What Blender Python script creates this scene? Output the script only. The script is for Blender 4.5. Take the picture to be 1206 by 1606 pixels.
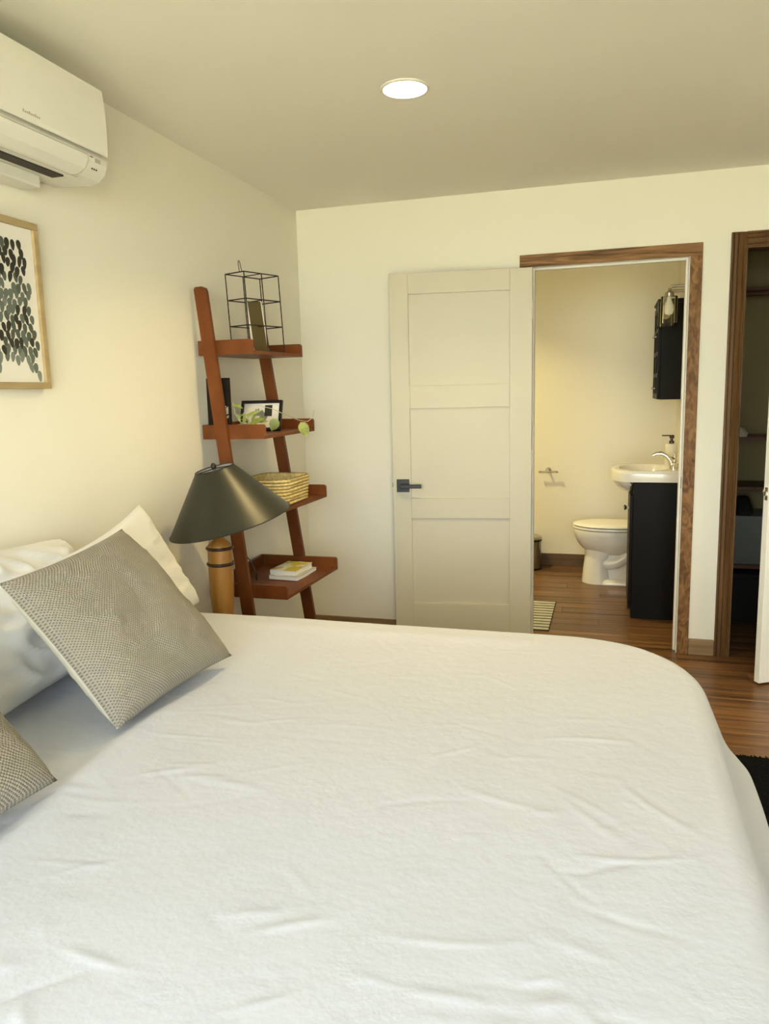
import bpy, bmesh, math, random
from math import sin, cos, pi, radians as rad
from mathutils import Vector, Matrix, noise

random.seed(7)
for o in list(bpy.data.objects):
    bpy.data.objects.remove(o, do_unlink=True)
scene = bpy.context.scene
COL = scene.collection

# ------------------------------------------------------------------ camera
YAW, PITCH, ROLL, FPX = -0.28854, -0.154135, -0.024358, 1196.93
fwd = Vector((sin(YAW) * cos(PITCH), cos(YAW) * cos(PITCH), sin(PITCH)))
r0 = Vector((cos(YAW), -sin(YAW), 0))
u0 = r0.cross(fwd)
rv = cos(ROLL) * r0 + sin(ROLL) * u0
uv_ = -sin(ROLL) * r0 + cos(ROLL) * u0
cd = bpy.data.cameras.new('camera')
cd.sensor_fit = 'HORIZONTAL'
cd.sensor_width = 36.0
cd.lens = FPX / 1206.0 * 36.0
cd.clip_start = 0.05
cam = bpy.data.objects.new('camera', cd)
m = Matrix((rv, uv_, -fwd)).transposed().to_4x4()
m.translation = (1.724, 0.0, 1.4104)
cam.matrix_world = m
COL.objects.link(cam)
scene.camera = cam

# ------------------------------------------------------------------ world, daylight, exposure
SKY_COLOR, SKY_STRENGTH = (0.92, 1.0, 1.01), 13.2
LAMP_COLOR = (1.0, 0.74, 0.31)
BATH_COLOR = (1.0, 0.82, 0.36)
LAMP_POWER = 9.8
ADDED_LAMP_POWER = 9.0
BATH_POWER = 19.0
EXPOSURE = 0.15
w = bpy.data.worlds.new('sky')
scene.world = w
w.use_nodes = True
bg = w.node_tree.nodes['Background']
bg.inputs[0].default_value = (*SKY_COLOR, 1)
bg.inputs[1].default_value = SKY_STRENGTH
scene.view_settings.view_transform = 'Standard'
scene.view_settings.look = 'None'
scene.view_settings.gamma = 1.0
scene.view_settings.use_curve_mapping = False
scene.view_settings.exposure = EXPOSURE
# daylight enters through the glazed opening in the wall behind the camera
WX0, WX1, WZ0, WZ1, RY = 0.40, 2.80, 0.08, 2.26, -1.15
sl = bpy.data.lights.new('sun', 'SUN')          # high sun from the far side of the house: lights the ground outside only
sl.energy = 68.0
sl.color = (1.0, 0.93, 0.80)
sl.angle = rad(0.6)
so_ = bpy.data.objects.new('sun', sl)
so_.rotation_euler = (rad(-32), rad(8), 0)
so_.location = (2, 8, 8)
COL.objects.link(so_)
pl = bpy.data.lights.new('window_portal', 'AREA')
pl.shape = 'RECTANGLE'
pl.size, pl.size_y = WX1 - WX0, WZ1 - WZ0
pl.cycles.is_portal = True
po = bpy.data.objects.new('window_portal', pl)
po.location = ((WX0 + WX1) / 2, RY - 0.12, (WZ0 + WZ1) / 2)
po.rotation_euler = (rad(90), 0, 0)
COL.objects.link(po)


# ------------------------------------------------------------------ materials
def nd(nt, t, **kw):
    n = nt.nodes.new(t)
    for k, v in kw.items():
        setattr(n, k, v)
    return n


def mat(name, col, rough=0.5, metal=0.0, col2=None, nscale=(6, 6, 6), ndetail=4, bump=0.0, bscale=None,
        spec=0.5, coat=0.0, rand=0.0, lo=0.35, hi=0.65, bdist=0.01, sheen=0.0, trans=0.0, ior=1.45, distortion=0.0):
    M = bpy.data.materials.new(name)
    M.use_nodes = True
    nt = M.node_tree
    b = nt.nodes['Principled BSDF']
    b.inputs['Base Color'].default_value = (*col, 1)
    b.inputs['Roughness'].default_value = rough
    b.inputs['Metallic'].default_value = metal
    b.inputs['Specular IOR Level'].default_value = spec
    b.inputs['Coat Weight'].default_value = coat
    b.inputs['Coat Roughness'].default_value = 0.15
    b.inputs['Transmission Weight'].default_value = trans
    b.inputs['IOR'].default_value = ior
    if sheen:
        b.inputs['Sheen Weight'].default_value = sheen
    if col2 is not None or bump:
        tc = nd(nt, 'ShaderNodeTexCoord')
        mp = nd(nt, 'ShaderNodeMapping')
        mp.inputs['Scale'].default_value = nscale
        nt.links.new(tc.outputs['Object'], mp.inputs[0])
        vec = mp.outputs[0]
        if rand:
            oi = nd(nt, 'ShaderNodeObjectInfo')
            mul = nd(nt, 'ShaderNodeVectorMath', operation='SCALE')
            mul.inputs[0].default_value = (37, 19, 53)
            nt.links.new(oi.outputs['Random'], mul.inputs['Scale'])
            ad = nd(nt, 'ShaderNodeVectorMath', operation='ADD')
            nt.links.new(vec, ad.inputs[0])
            nt.links.new(mul.outputs[0], ad.inputs[1])
            vec = ad.outputs[0]
        no = nd(nt, 'ShaderNodeTexNoise')
        no.inputs['Scale'].default_value = 1.0
        no.inputs['Detail'].default_value = ndetail
        no.inputs['Distortion'].default_value = distortion
        nt.links.new(vec, no.inputs['Vector'])
        fac = no.outputs['Fac']
        if col2 is not None:
            cr = nd(nt, 'ShaderNodeValToRGB')
            cr.color_ramp.elements[0].position = lo
            cr.color_ramp.elements[1].position = hi
            cr.color_ramp.elements[0].color = (*col, 1)
            cr.color_ramp.elements[1].color = (*col2, 1)
            nt.links.new(fac, cr.inputs[0])
            out = cr.outputs[0]
            if rand:
                hs = nd(nt, 'ShaderNodeHueSaturation')
                ma = nd(nt, 'ShaderNodeMath', operation='MULTIPLY_ADD')
                ma.inputs[1].default_value = rand
                ma.inputs[2].default_value = 1.0 - rand / 2
                nt.links.new(oi.outputs['Random'], ma.inputs[0])
                nt.links.new(ma.outputs[0], hs.inputs['Value'])
                nt.links.new(out, hs.inputs['Color'])
                out = hs.outputs[0]
            nt.links.new(out, b.inputs['Base Color'])
        if bump:
            bf = fac
            if bscale:
                n2 = nd(nt, 'ShaderNodeTexNoise')
                n2.inputs['Scale'].default_value = bscale
                n2.inputs['Detail'].default_value = 5
                nt.links.new(tc.outputs['Object'], n2.inputs['Vector'])
                bf = n2.outputs['Fac']
            bp = nd(nt, 'ShaderNodeBump')
            bp.inputs['Strength'].default_value = bump
            bp.inputs['Distance'].default_value = bdist
            nt.links.new(bf, bp.inputs['Height'])
            nt.links.new(bp.outputs[0], b.inputs['Normal'])
    return M


def emit(name, col, s):
    M = bpy.data.materials.new(name)
    M.use_nodes = True
    nt = M.node_tree
    nt.nodes.clear()
    e = nd(nt, 'ShaderNodeEmission')
    e.inputs[0].default_value = (*col, 1)
    e.inputs[1].default_value = s
    o = nd(nt, 'ShaderNodeOutputMaterial')
    nt.links.new(e.outputs[0], o.inputs[0])
    return M


def pane_mat(name, tint=(1, 1, 1), gloss=1.45, rough=0.02):
    M = bpy.data.materials.new(name)
    M.use_nodes = True
    nt = M.node_tree
    nt.nodes.clear()
    t = nd(nt, 'ShaderNodeBsdfTransparent')
    t.inputs[0].default_value = (*tint, 1)
    g = nd(nt, 'ShaderNodeBsdfGlossy')
    g.inputs['Roughness'].default_value = rough
    mx = nd(nt, 'ShaderNodeMixShader')
    fr_ = nd(nt, 'ShaderNodeFresnel')
    fr_.inputs['IOR'].default_value = gloss
    nt.links.new(fr_.outputs[0], mx.inputs[0])
    o = nd(nt, 'ShaderNodeOutputMaterial')
    nt.links.new(t.outputs[0], mx.inputs[1])
    nt.links.new(g.outputs[0], mx.inputs[2])
    nt.links.new(mx.outputs[0], o.inputs[0])
    return M


def knit_mat(name, base, hole, n):
    """open woven fabric: small dark gaps on a diagonal lattice, driven by UV"""
    M = mat(name, base, 0.95, spec=0.1, sheen=0.15)
    nt = M.node_tree
    b = nt.nodes['Principled BSDF']
    uv = nd(nt, 'ShaderNodeUVMap')
    sx = nd(nt, 'ShaderNodeSeparateXYZ')
    nt.links.new(uv.outputs[0], sx.inputs[0])
    outs = []
    for a in ('X', 'Y'):
        mu = nd(nt, 'ShaderNodeMath', operation='MULTIPLY')
        mu.inputs[1].default_value = n * pi
        nt.links.new(sx.outputs[a], mu.inputs[0])
        si = nd(nt, 'ShaderNodeMath', operation='SINE')
        nt.links.new(mu.outputs[0], si.inputs[0])
        outs.append(si.outputs[0])
    pr = nd(nt, 'ShaderNodeMath', operation='MULTIPLY')
    nt.links.new(outs[0], pr.inputs[0])
    nt.links.new(outs[1], pr.inputs[1])
    cr = nd(nt, 'ShaderNodeValToRGB')
    cr.color_ramp.elements[0].position = 0.12
    cr.color_ramp.elements[1].position = 0.85
    cr.color_ramp.elements[0].color = (*base, 1)
    cr.color_ramp.elements[1].color = (*hole, 1)
    nt.links.new(pr.outputs[0], cr.inputs[0])
    nt.links.new(cr.outputs[0], b.inputs['Base Color'])
    bp = nd(nt, 'ShaderNodeBump')
    bp.inputs['Strength'].default_value = 0.6
    bp.inputs['Distance'].default_value = 0.003
    bp.invert = True
    nt.links.new(pr.outputs[0], bp.inputs['Height'])
    nt.links.new(bp.outputs[0], b.inputs['Normal'])
    return M


MT = {}
MT['wall'] = mat('wall_paint', (0.855, 0.82, 0.705), 0.65, bump=0.06, bscale=90, bdist=0.002, spec=0.3)
MT['ceil'] = mat('ceiling_paint', (0.89, 0.86, 0.77), 0.8, bump=0.04, bscale=60, bdist=0.002, spec=0.2)
MT['door'] = mat('door_paint', (0.58, 0.535, 0.41), 0.42)
MT['white_trim'] = mat('white_trim_paint', (0.78, 0.75, 0.68), 0.4)
MT['white_door'] = mat('white_door_paint', (0.85, 0.84, 0.80), 0.4)
MT['oak'] = mat('stained_oak', (0.12, 0.052, 0.014), 0.5, spec=0.25, col2=(0.30, 0.155, 0.055), nscale=(30, 30, 14), bump=0.25, distortion=1.5, rand=0.1)
MT['oak_h'] = mat('stained_oak_head', (0.09, 0.04, 0.012), 0.5, spec=0.25, col2=(0.33, 0.17, 0.065), nscale=(3, 40, 40), bump=0.25, distortion=1.2)
MT['casing'] = mat('brown_moulded_casing', (0.085, 0.038, 0.011), 0.5, spec=0.25, col2=(0.15, 0.075, 0.025), nscale=(40, 40, 2), rand=0.1)
MT['base_wood'] = mat('baseboard_wood', (0.22, 0.13, 0.06), 0.5, col2=(0.34, 0.22, 0.11), nscale=(3, 30, 30))
MT['base_dark'] = mat('bathroom_baseboard_wood', (0.10, 0.06, 0.03), 0.45, col2=(0.15, 0.09, 0.045), nscale=(3, 30, 30))
MT['plank'] = mat('laminate_plank', (0.060, 0.028, 0.011), 0.30, spec=0.35, col2=(0.27, 0.135, 0.055), nscale=(0.9, 30, 4), ndetail=7, rand=0.5, lo=0.34, hi=0.70, distortion=0.5)
MT['subfloor'] = mat('subfloor', (0.03, 0.015, 0.008), 0.8)
MT['ladder'] = mat('red_brown_wood', (0.130, 0.036, 0.008), 0.40, spec=0.25, col2=(0.185, 0.056, 0.013), nscale=(8, 8, 5))
MT['shade'] = mat('dark_shade_card', (0.022, 0.022, 0.014), 0.38, spec=0.5)
MT['shade_in'] = mat('shade_white_lining', (0.75, 0.73, 0.66), 0.7)
MT['turned'] = mat('turned_maple', (0.31, 0.135, 0.022), 0.30, col2=(0.43, 0.205, 0.045), nscale=(30, 30, 3), coat=0.25)
MT['lampband'] = mat('dark_turned_band', (0.03, 0.012, 0.008), 0.3, coat=0.3)
MT['brass'] = mat('aged_brass', (0.30, 0.20, 0.09), 0.4, metal=1.0)
MT['black'] = mat('matt_black_metal', (0.012, 0.012, 0.012), 0.4)
MT['wire'] = mat('dark_bronze_wire', (0.03, 0.02, 0.013), 0.45, metal=0.4)
MT['chrome'] = mat('chrome', (0.75, 0.74, 0.72), 0.12, metal=1.0)
MT['nickel'] = mat('brushed_nickel', (0.5, 0.47, 0.42), 0.28, metal=1.0)
MT['steel'] = mat('brushed_steel', (0.33, 0.31, 0.28), 0.33, metal=1.0)
MT['porcelain'] = mat('porcelain', (0.82, 0.80, 0.74), 0.12, coat=0.4)
MT['seat'] = mat('toilet_seat_plastic', (0.84, 0.82, 0.76), 0.25)
MT['gap'] = mat('gap_shade_and_marks', (0.05, 0.045, 0.04), 0.8)  # dark colour for the shaded toilet gaps and the AC indicator marks
MT['vanity'] = mat('black_brown_lacquer', (0.008, 0.0065, 0.005), 0.45, spec=0.12)
MT['cotton'] = mat('white_cotton', (0.535, 0.563, 0.65), 0.9, bump=0.45, bscale=34, bdist=0.004, spec=0.15, sheen=0.1)
MT['pillow'] = mat('white_pillowcase', (0.76, 0.765, 0.77), 0.9, bump=0.35, bscale=14, bdist=0.01, spec=0.15)
MT['knit'] = knit_mat('taupe_open_weave', (0.335, 0.305, 0.25), (0.13, 0.11, 0.085), 110)
MT['knit_back'] = mat('cream_cushion_back', (0.55, 0.52, 0.44), 0.9)
MT['ac'] = mat('white_ac_plastic', (0.80, 0.78, 0.71), 0.22)
MT['ac2'] = mat('white_ac_body_plastic', (0.76, 0.74, 0.67), 0.3)
MT['acdark'] = mat('ac_dark_slot', (0.03, 0.022, 0.018), 0.6)
MT['acgrey'] = mat('ac_grey_mark', (0.42, 0.39, 0.33), 0.5)
MT['frame'] = mat('pale_oak_frame', (0.36, 0.26, 0.125), 0.5, col2=(0.44, 0.33, 0.17), nscale=(30, 4, 30))
MT['paper'] = mat('art_paper', (0.80, 0.77, 0.70), 0.7)
MT['leafa'] = mat('ink_grey_green', (0.13, 0.15, 0.12), 0.7)
MT['leafb'] = mat('ink_mid_green', (0.085, 0.098, 0.072), 0.7)
MT['leafc'] = mat('ink_dark', (0.03, 0.028, 0.018), 0.7)
MT['leafd'] = mat('ink_pale_grey', (0.20, 0.22, 0.185), 0.7)
MT['straw'] = mat('woven_straw', (0.62, 0.47, 0.17), 0.8, col2=(0.78, 0.65, 0.32), nscale=(60, 60, 25), bump=0.6, bdist=0.006)
MT['strawrim'] = mat('woven_straw_rim', (0.20, 0.14, 0.06), 0.8, col2=(0.38, 0.27, 0.11), nscale=(60, 60, 60))
MT['pages'] = mat('book_pages', (0.80, 0.78, 0.72), 0.8)
MT['cover1'] = mat('yellow_green_book_cover', (0.72, 0.70, 0.60), 0.4, col2=(0.52, 0.44, 0.03), nscale=(22, 22, 22), ndetail=6, lo=0.46, hi=0.52)
MT['cover2'] = mat('pale_blue_grey_book_cover', (0.48, 0.51, 0.54), 0.4)
MT['darkbook'] = mat('dark_brown_box_card', (0.012, 0.009, 0.005), 0.6, spec=0.15)
MT['print_white'] = mat('white_print', (0.7, 0.66, 0.56), 0.6)
MT['leaf'] = mat('green_leaf', (0.16, 0.20, 0.035), 0.45, col2=(0.33, 0.36, 0.10), nscale=(30, 30, 30), rand=0.3)
MT['stem'] = mat('pale_green_stem', (0.50, 0.48, 0.32), 0.6)
MT['pot'] = mat('clay_pot', (0.33, 0.26, 0.14), 0.7)
MT['bfgrey'] = mat('photo_grey', (0.22, 0.22, 0.19), 0.5)
MT['bfdark'] = mat('photo_dark', (0.035, 0.035, 0.022), 0.5)
MT['olivecard'] = mat('olive_brown_card', (0.10, 0.075, 0.028), 0.5, spec=0.2)
MT['rug'] = mat('black_rug', (0.006, 0.0065, 0.007), 1.0, spec=0.0, col2=(0.012, 0.0125, 0.013), nscale=(120, 120, 120), bump=0.6, bdist=0.004)
MT['mat_rib'] = mat('pale_grey_mat_rib', (0.50, 0.48, 0.41), 0.9, bump=0.4, bscale=150, bdist=0.002)
MT['mat_base'] = mat('dark_mat_base', (0.035, 0.03, 0.02), 0.9)
MT['soap'] = mat('white_soap_bottle', (0.80, 0.76, 0.64), 0.35)
MT['clear'] = pane_mat('clear_glass', (0.99, 0.99, 0.98), 1.35)
MT['mirror'] = mat('cabinet_glass', (0.30, 0.29, 0.24), 0.05, metal=1.0)
MT['bulb'] = mat('frosted_bulb', (0.85, 0.83, 0.72), 0.5)
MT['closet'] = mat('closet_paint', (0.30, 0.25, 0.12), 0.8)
MT['closet_wood'] = mat('closet_shelf_wood', (0.09, 0.035, 0.014), 0.5, col2=(0.13, 0.055, 0.022), nscale=(3, 30, 30))
MT['bin_grey'] = mat('grey_storage_plastic', (0.17, 0.18, 0.165), 0.4, spec=0.2)
MT['cloth_dark'] = mat('black_cloth', (0.012, 0.011, 0.01), 0.9)
MT['cloth_pale'] = mat('pale_cloth', (0.50, 0.45, 0.33), 0.9)
MT['ground'] = mat('outdoor_ground', (0.36, 0.34, 0.22), 0.95, col2=(0.44, 0.41, 0.28), nscale=(2, 2, 2))
MT['led'] = emit('led_lens', (1.0, 0.93, 0.78), 14.0)

# ------------------------------------------------------------------ builders
WORLD = {}


class G:
    """collects shapes (world coordinates) for ONE mesh object"""

    def __init__(s):
        s.v, s.f, s.m, s.uv = [], [], [], {}

    def add(s, vs, fs, mi=0):
        k = len(s.v)
        s.v += [tuple(v) for v in vs]
        s.f += [tuple(i + k for i in f) for f in fs]
        s.m += [mi] * len(fs)
        return s

    def box(s, x0, x1, y0, y1, z0, z1, bev=0.0, mi=0, seg=2):
        bm = bmesh.new()
        r = bmesh.ops.create_cube(bm, size=1)
        for v in bm.verts:
            v.co = ((x0 + x1) / 2 + v.co.x * (x1 - x0), (y0 + y1) / 2 + v.co.y * (y1 - y0), (z0 + z1) / 2 + v.co.z * (z1 - z0))
        if bev:
            bmesh.ops.bevel(bm, geom=bm.edges[:], offset=bev, segments=seg, affect='EDGES', profile=0.5)
        bm.verts.index_update()
        s.add([v.co[:] for v in bm.verts], [[v.index for v in f.verts] for f in bm.faces], mi)
        bm.free()
        return s

    def loft(s, rings, cap0=True, cap1=True, mi=0, closed=True):
        n = len(rings[0])
        vs = [p for r in rings for p in r]
        fs = []
        for i in range(len(rings) - 1):
            for j in range(n if closed else n - 1):
                a, b = i * n + j, i * n + (j + 1) % n
                fs.append((a, b, b + n, a + n))
        if cap0:
            fs.append(tuple(reversed(range(n))))
        if cap1:
            fs.append(tuple(range((len(rings) - 1) * n, len(rings) * n)))
        return s.add(vs, fs, mi)

    def lathe(s, c, prof, n=32, axis=None, mi=0, cap=True):
        """prof = [(r, h)], axis = unit Vector, c = base point"""
        ax = Vector(axis or (0, 0, 1)).normalized()
        t = Vector((1, 0, 0)) if abs(ax.x) < 0.9 else Vector((0, 1, 0))
        e1 = (t - ax * t.dot(ax)).normalized()
        e2 = ax.cross(e1)
        c = Vector(c)
        rings = [[c + ax * h + (e1 * cos(2 * pi * k / n) + e2 * sin(2 * pi * k / n)) * r for k in range(n)] for r, h in prof]
        return s.loft(rings, cap, cap, mi)

    def tube(s, pts, r, n=8, mi=0, cap=True):
        pts = [Vector(p) for p in pts]
        rs = r if isinstance(r, (list, tuple)) else [r] * len(pts)
        rings = []
        up = None
        for i, p in enumerate(pts):
            d = (pts[min(i + 1, len(pts) - 1)] - pts[max(i - 1, 0)]).normalized()
            if up is None:
                up = Vector((0, 0, 1)) if abs(d.z) < 0.9 else Vector((1, 0, 0))
            e1 = (up - d * up.dot(d)).normalized()
            up = e1
            e2 = d.cross(e1)
            rings.append([p + (e1 * cos(2 * pi * k / n) + e2 * sin(2 * pi * k / n)) * rs[i] for k in range(n)])
        return s.loft(rings, cap, cap, mi)

    def prism(s, prof, axis, a0, a1, mi=0):
        """prof 2D polygon in the plane normal to axis, extruded from a0 to a1"""
        def P(u, v, a):
            return {'x': (a, u, v), 'y': (u, a, v), 'z': (u, v, a)}[axis]
        n = len(prof)
        vs = [P(u, v, a0) for u, v in prof] + [P(u, v, a1) for u, v in prof]
        fs = [(i, (i + 1) % n, n + (i + 1) % n, n + i) for i in range(n)]
        fs += [tuple(reversed(range(n))), tuple(range(n, 2 * n))]
        return s.add(vs, fs, mi)

    def make(s, name, mats, parent=None, smooth=False, local=False, angle=40, pivot=None):
        mats = mats if isinstance(mats, (list, tuple)) else [mats]
        vs = [Vector(v) for v in s.v]
        if local:
            off = Vector((0, 0, 0))
        elif parent is not None:
            off = WORLD[parent.name]
        elif pivot is not None:
            off = Vector(pivot)
        else:
            lo = [min(v[i] for v in vs) for i in range(3)]
            hi = [max(v[i] for v in vs) for i in range(3)]
            off = Vector(((lo[0] + hi[0]) / 2, (lo[1] + hi[1]) / 2, lo[2]))
        me = bpy.data.meshes.new(name)
        me.from_pydata([v - off for v in vs], [], s.f)
        for mm in mats:
            me.materials.append(MT[mm])
        if len(mats) > 1:
            me.polygons.foreach_set('material_index', s.m)
        if s.uv:
            ul = me.uv_layers.new(name='UVMap')
            for lp in me.loops:
                ul.data[lp.index].uv = s.uv.get(lp.vertex_index, (0, 0))
        bm = bmesh.new()
        bm.from_mesh(me)
        bmesh.ops.recalc_face_normals(bm, faces=bm.faces)
        if smooth:
            for f in bm.faces:
                f.smooth = True
            for e in bm.edges:
                if len(e.link_faces) == 2 and e.calc_face_angle(0) > rad(angle):
                    e.smooth = False
        bm.to_mesh(me)
        bm.free()
        o = bpy.data.objects.new(name, me)
        COL.objects.link(o)
        if parent is not None:
            o.parent = parent
        elif not local:
            o.location = off
        WORLD[o.name] = off
        return o


def tag(o, label=None, cat=None, group=None, kind=None):
    if label:
        o['label'] = label
    if cat:
        o['category'] = cat
    if group:
        o['group'] = group
    if kind:
        o['kind'] = kind
    return o


def empty(name, loc, rz=0.0):
    o = bpy.data.objects.new(name, None)
    o.empty_display_size = 0.1
    o.location = loc
    o.rotation_euler = (0, 0, rz)
    COL.objects.link(o)
    WORLD[o.name] = Vector(loc)
    return o


def struct(o, label=None):
    o['kind'] = 'structure'
    if label:
        o['label'] = label
    return o


def rrect(cx, cy, hx, hy, r, n=6, rot=0.0):
    """rounded rectangle outline in 2D"""
    out = []
    for sx, sy, a0 in ((1, 1, 0), (-1, 1, 90), (-1, -1, 180), (1, -1, 270)):
        for k in range(n + 1):
            a = rad(a0 + 90 * k / n)
            x, y = sx * (hx - r) + r * cos(a), sy * (hy - r) + r * sin(a)
            out.append((cx + x * cos(rot) - y * sin(rot), cy + x * sin(rot) + y * cos(rot)))
    return out


# ================================================================== THE ROOM
D, H, XR = 4.199, 2.44, 4.1          # back wall, ceiling, right wall
BW = 6.18                            # bathroom far wall
T = 0.115
# openings in the back wall
A0, A1, AZ = 1.315, 2.085, 2.045     # bathroom door
C0, C1, CZ = 2.345, 3.075, 2.07      # closet door

g = G().box(-0.12, XR + 0.1, RY - 0.1, BW + 0.1, -0.10, -0.012)
floor = struct(g.make('floor', 'subfloor'), 'brown wood laminate floor laid in planks')
# planks: each its own piece
PW, PL = 0.125, 1.2
bmp = G().box(0, PL, 0, PW, -0.012, 0.0, 0.0015, seg=1)
pmesh = {}


def plank_mesh(length):
    key = round(length, 3)
    if key not in pmesh:
        q = G().box(0, length - 0.0012, 0, PW - 0.0012, -0.012, 0.0, 0.0012, seg=1)
        o = q.make('plank', 'plank', local=True)
        pmesh[key] = o.data
        bpy.data.objects.remove(o)
    return pmesh[key]


row = 0
y = RY
offs = [0.0, 0.72, 0.31, 0.95, 0.55]
while y < BW - 0.01:
    x = 0.0 - offs[row % 5]
    xe = XR if y < 5.2 else 2.25
    while x < xe - 0.005:
        a, b = max(x, 0.0), min(x + PL, xe)
        if b - a > 0.02:
            o = bpy.data.objects.new('plank', plank_mesh(b - a))
            COL.objects.link(o)
            o.parent = floor
            o.location = Vector((a, y, 0)) - WORLD['floor']
        x += PL
    y += PW
    row += 1

struct(G().box(-0.12, XR + 0.1, RY - 0.1, BW + 0.1, H, H + 0.08).make('ceiling', 'ceil'), 'plain cream ceiling')
struct(G().box(-0.1, 0.0, RY - 0.1, BW + 0.1, 0, H).make('wall_left', 'wall'), 'cream wall behind the bed head')
struct(G().box(XR, XR + 0.1, RY - 0.1, D + T, 0, H).make('wall_right', 'wall'), 'cream wall on the right, out of view')
g = G()
g.box(0, A0 - 0.02, D, D + T, 0, H)
g.box(A0 - 0.02, A1 + 0.02, D, D + T, AZ + 0.02, H)
g.box(A1 + 0.02, C0 - 0.015, D, D + T, 0, H)
g.box(C0 - 0.015, C1 + 0.015, D, D + T, CZ + 0.015, H)
g.box(C1 + 0.015, XR, D, D + T, 0, H)
struct(g.make('wall_back', 'wall'), 'cream wall with bathroom and closet doorways')
g = G()
g.box(0, WX0, RY - 0.1, RY, 0, H)
g.box(WX1, XR, RY - 0.1, RY, 0, H)
g.box(WX0, WX1, RY - 0.1, RY, WZ1, H)
g.box(WX0, WX1, RY - 0.1, RY, 0, WZ0)
struct(g.make('wall_front', 'wall'), 'cream wall with the glazed opening')
# glazed opening behind the camera
win = G()
for a, b in ((WX0, WX0 + 0.05), (WX1 - 0.05, WX1), ((WX0 + WX1) / 2 - 0.03, (WX0 + WX1) / 2 + 0.03)):
    win.box(a, b, RY - 0.08, RY - 0.03, WZ0, WZ1, 0.004)
win.box(WX0, WX1, RY - 0.08, RY - 0.03, WZ1 - 0.05, WZ1, 0.004)
win.box(WX0, WX1, RY - 0.08, RY - 0.03, WZ0, WZ0 + 0.05, 0.004)
wo = struct(win.make('window_1', 'white_trim'), 'white framed glazed patio door')
for a, b in ((WX0 + 0.05, (WX0 + WX1) / 2 - 0.03), ((WX0 + WX1) / 2 + 0.03, WX1 - 0.05)):
    G().box(a, b, RY - 0.06, RY - 0.054, WZ0 + 0.05, WZ1 - 0.05).make('pane', 'clear', wo)
struct(G().box(-15, 18, -22, RY - 0.12, -0.3, -0.15).make('ground', 'ground'), 'ground outside the patio door')

# bathroom and closet shells
struct(G().box(-0.1, 2.3, BW, BW + 0.1, 0, H).make('wall_bathroom_back', 'wall'), 'cream far wall of the bathroom')
struct(G().box(2.2, 2.3, D + T, BW, 0, H).make('wall_bathroom_right', 'wall'), 'cream bathroom wall behind the vanity')
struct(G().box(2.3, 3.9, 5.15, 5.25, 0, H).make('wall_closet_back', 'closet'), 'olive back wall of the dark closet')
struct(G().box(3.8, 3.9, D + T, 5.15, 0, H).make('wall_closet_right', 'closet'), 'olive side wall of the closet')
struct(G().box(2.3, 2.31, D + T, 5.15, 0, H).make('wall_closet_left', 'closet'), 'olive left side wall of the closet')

# baseboards
bb = G()
bb.box(0.0, A0 - 0.075, D - 0.014, D, 0, 0.088, 0.002)
struct(bb.make('baseboard_back', 'base_wood'), 'brown wood baseboard behind the ladder shelf')
struct(G().box(A1 + 0.062, C0 - 0.074, D - 0.014, D, 0, 0.084, 0.002).make('baseboard_between', 'base_wood'), 'short brown wood baseboard between the two doorways')
struct(G().box(0.0, 0.014, RY, D - 0.014, 0, 0.088, 0.002).make('baseboard_left', 'base_wood'), 'brown wood baseboard along the bed wall')
struct(G().box(0.0, 2.2, BW - 0.014, BW, 0, 0.10, 0.002).make('baseboard_bathroom', 'base_dark'), 'dark wood baseboard in the bathroom')

# bathroom door casing: flat rough oak boards
tr = empty('trim_1', ((A0 + A1) / 2, D, 0))
struct(tr, 'flat rough-grained oak casing of the bathroom doorway')
G().box(A0 - 0.062, A1 + 0.060, D - 0.018, D, AZ, AZ + 0.06, 0.002).make('head_casing', 'oak_h', tr)
G().box(A1 + 0.004, A1 + 0.060, D - 0.018, D, 0, AZ, 0.002).make('side_casing', 'oak', tr)
G().box(A0 - 0.062, A0 - 0.004, D - 0.018, D, 0, AZ, 0.002).make('side_casing', 'oak', tr)
jb = empty('trim_2', ((A0 + A1) / 2, D + T / 2, 0))
struct(jb, 'cream painted jamb inside the bathroom doorway')
G().box(A1, A1 + 0.018, D - 0.004, D + T + 0.004, 0, AZ + 0.018, 0.001).make('side_jamb', 'white_trim', jb)
G().box(A0 - 0.018, A0, D - 0.004, D + T + 0.004, 0, AZ + 0.018, 0.001).make('side_jamb', 'white_trim', jb)
G().box(A0, A1, D - 0.004, D + T + 0.004, AZ, AZ + 0.018, 0.001).make('head_jamb', 'white_trim', jb)
G().box(A1 - 0.012, A1, D + 0.040, D + 0.078, 0, AZ, 0.002).make('door_stop', 'white_trim', jb)
G().box(A0, A0 + 0.012, D + 0.040, D + 0.078, 0, AZ, 0.002).make('door_stop', 'white_trim', jb)
G().box(A0 + 0.012, A1 - 0.012, D + 0.040, D + 0.078, AZ - 0.012, AZ, 0.002).make('door_stop', 'white_trim', jb)
G().box(A1 - 0.002, A1 + 0.001, D + 0.002, D + 0.026, 0.885, 0.945, 0.0005).make('strike_plate', 'lampband', jb)

# closet casing: moulded, brown
tr = empty('trim_3', ((C0 + C1) / 2, D, 0))
struct(tr, 'brown moulded casing of the dark closet doorway')


def moulded(a_out, a_in):
    """profile across the casing width: (position, -y proud)"""
    w_ = a_in - a_out
    pr = [(0, 0), (0, .019), (.10, .020), (.16, .015), (.22, .019), (.40, .020), (.46, .014), (.52, .017), (.78, .013), (.86, .009), (.92, .012), (1, .010), (1, 0)]
    return [(a_out + w_ * u, D - d) for u, d in pr]


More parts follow.
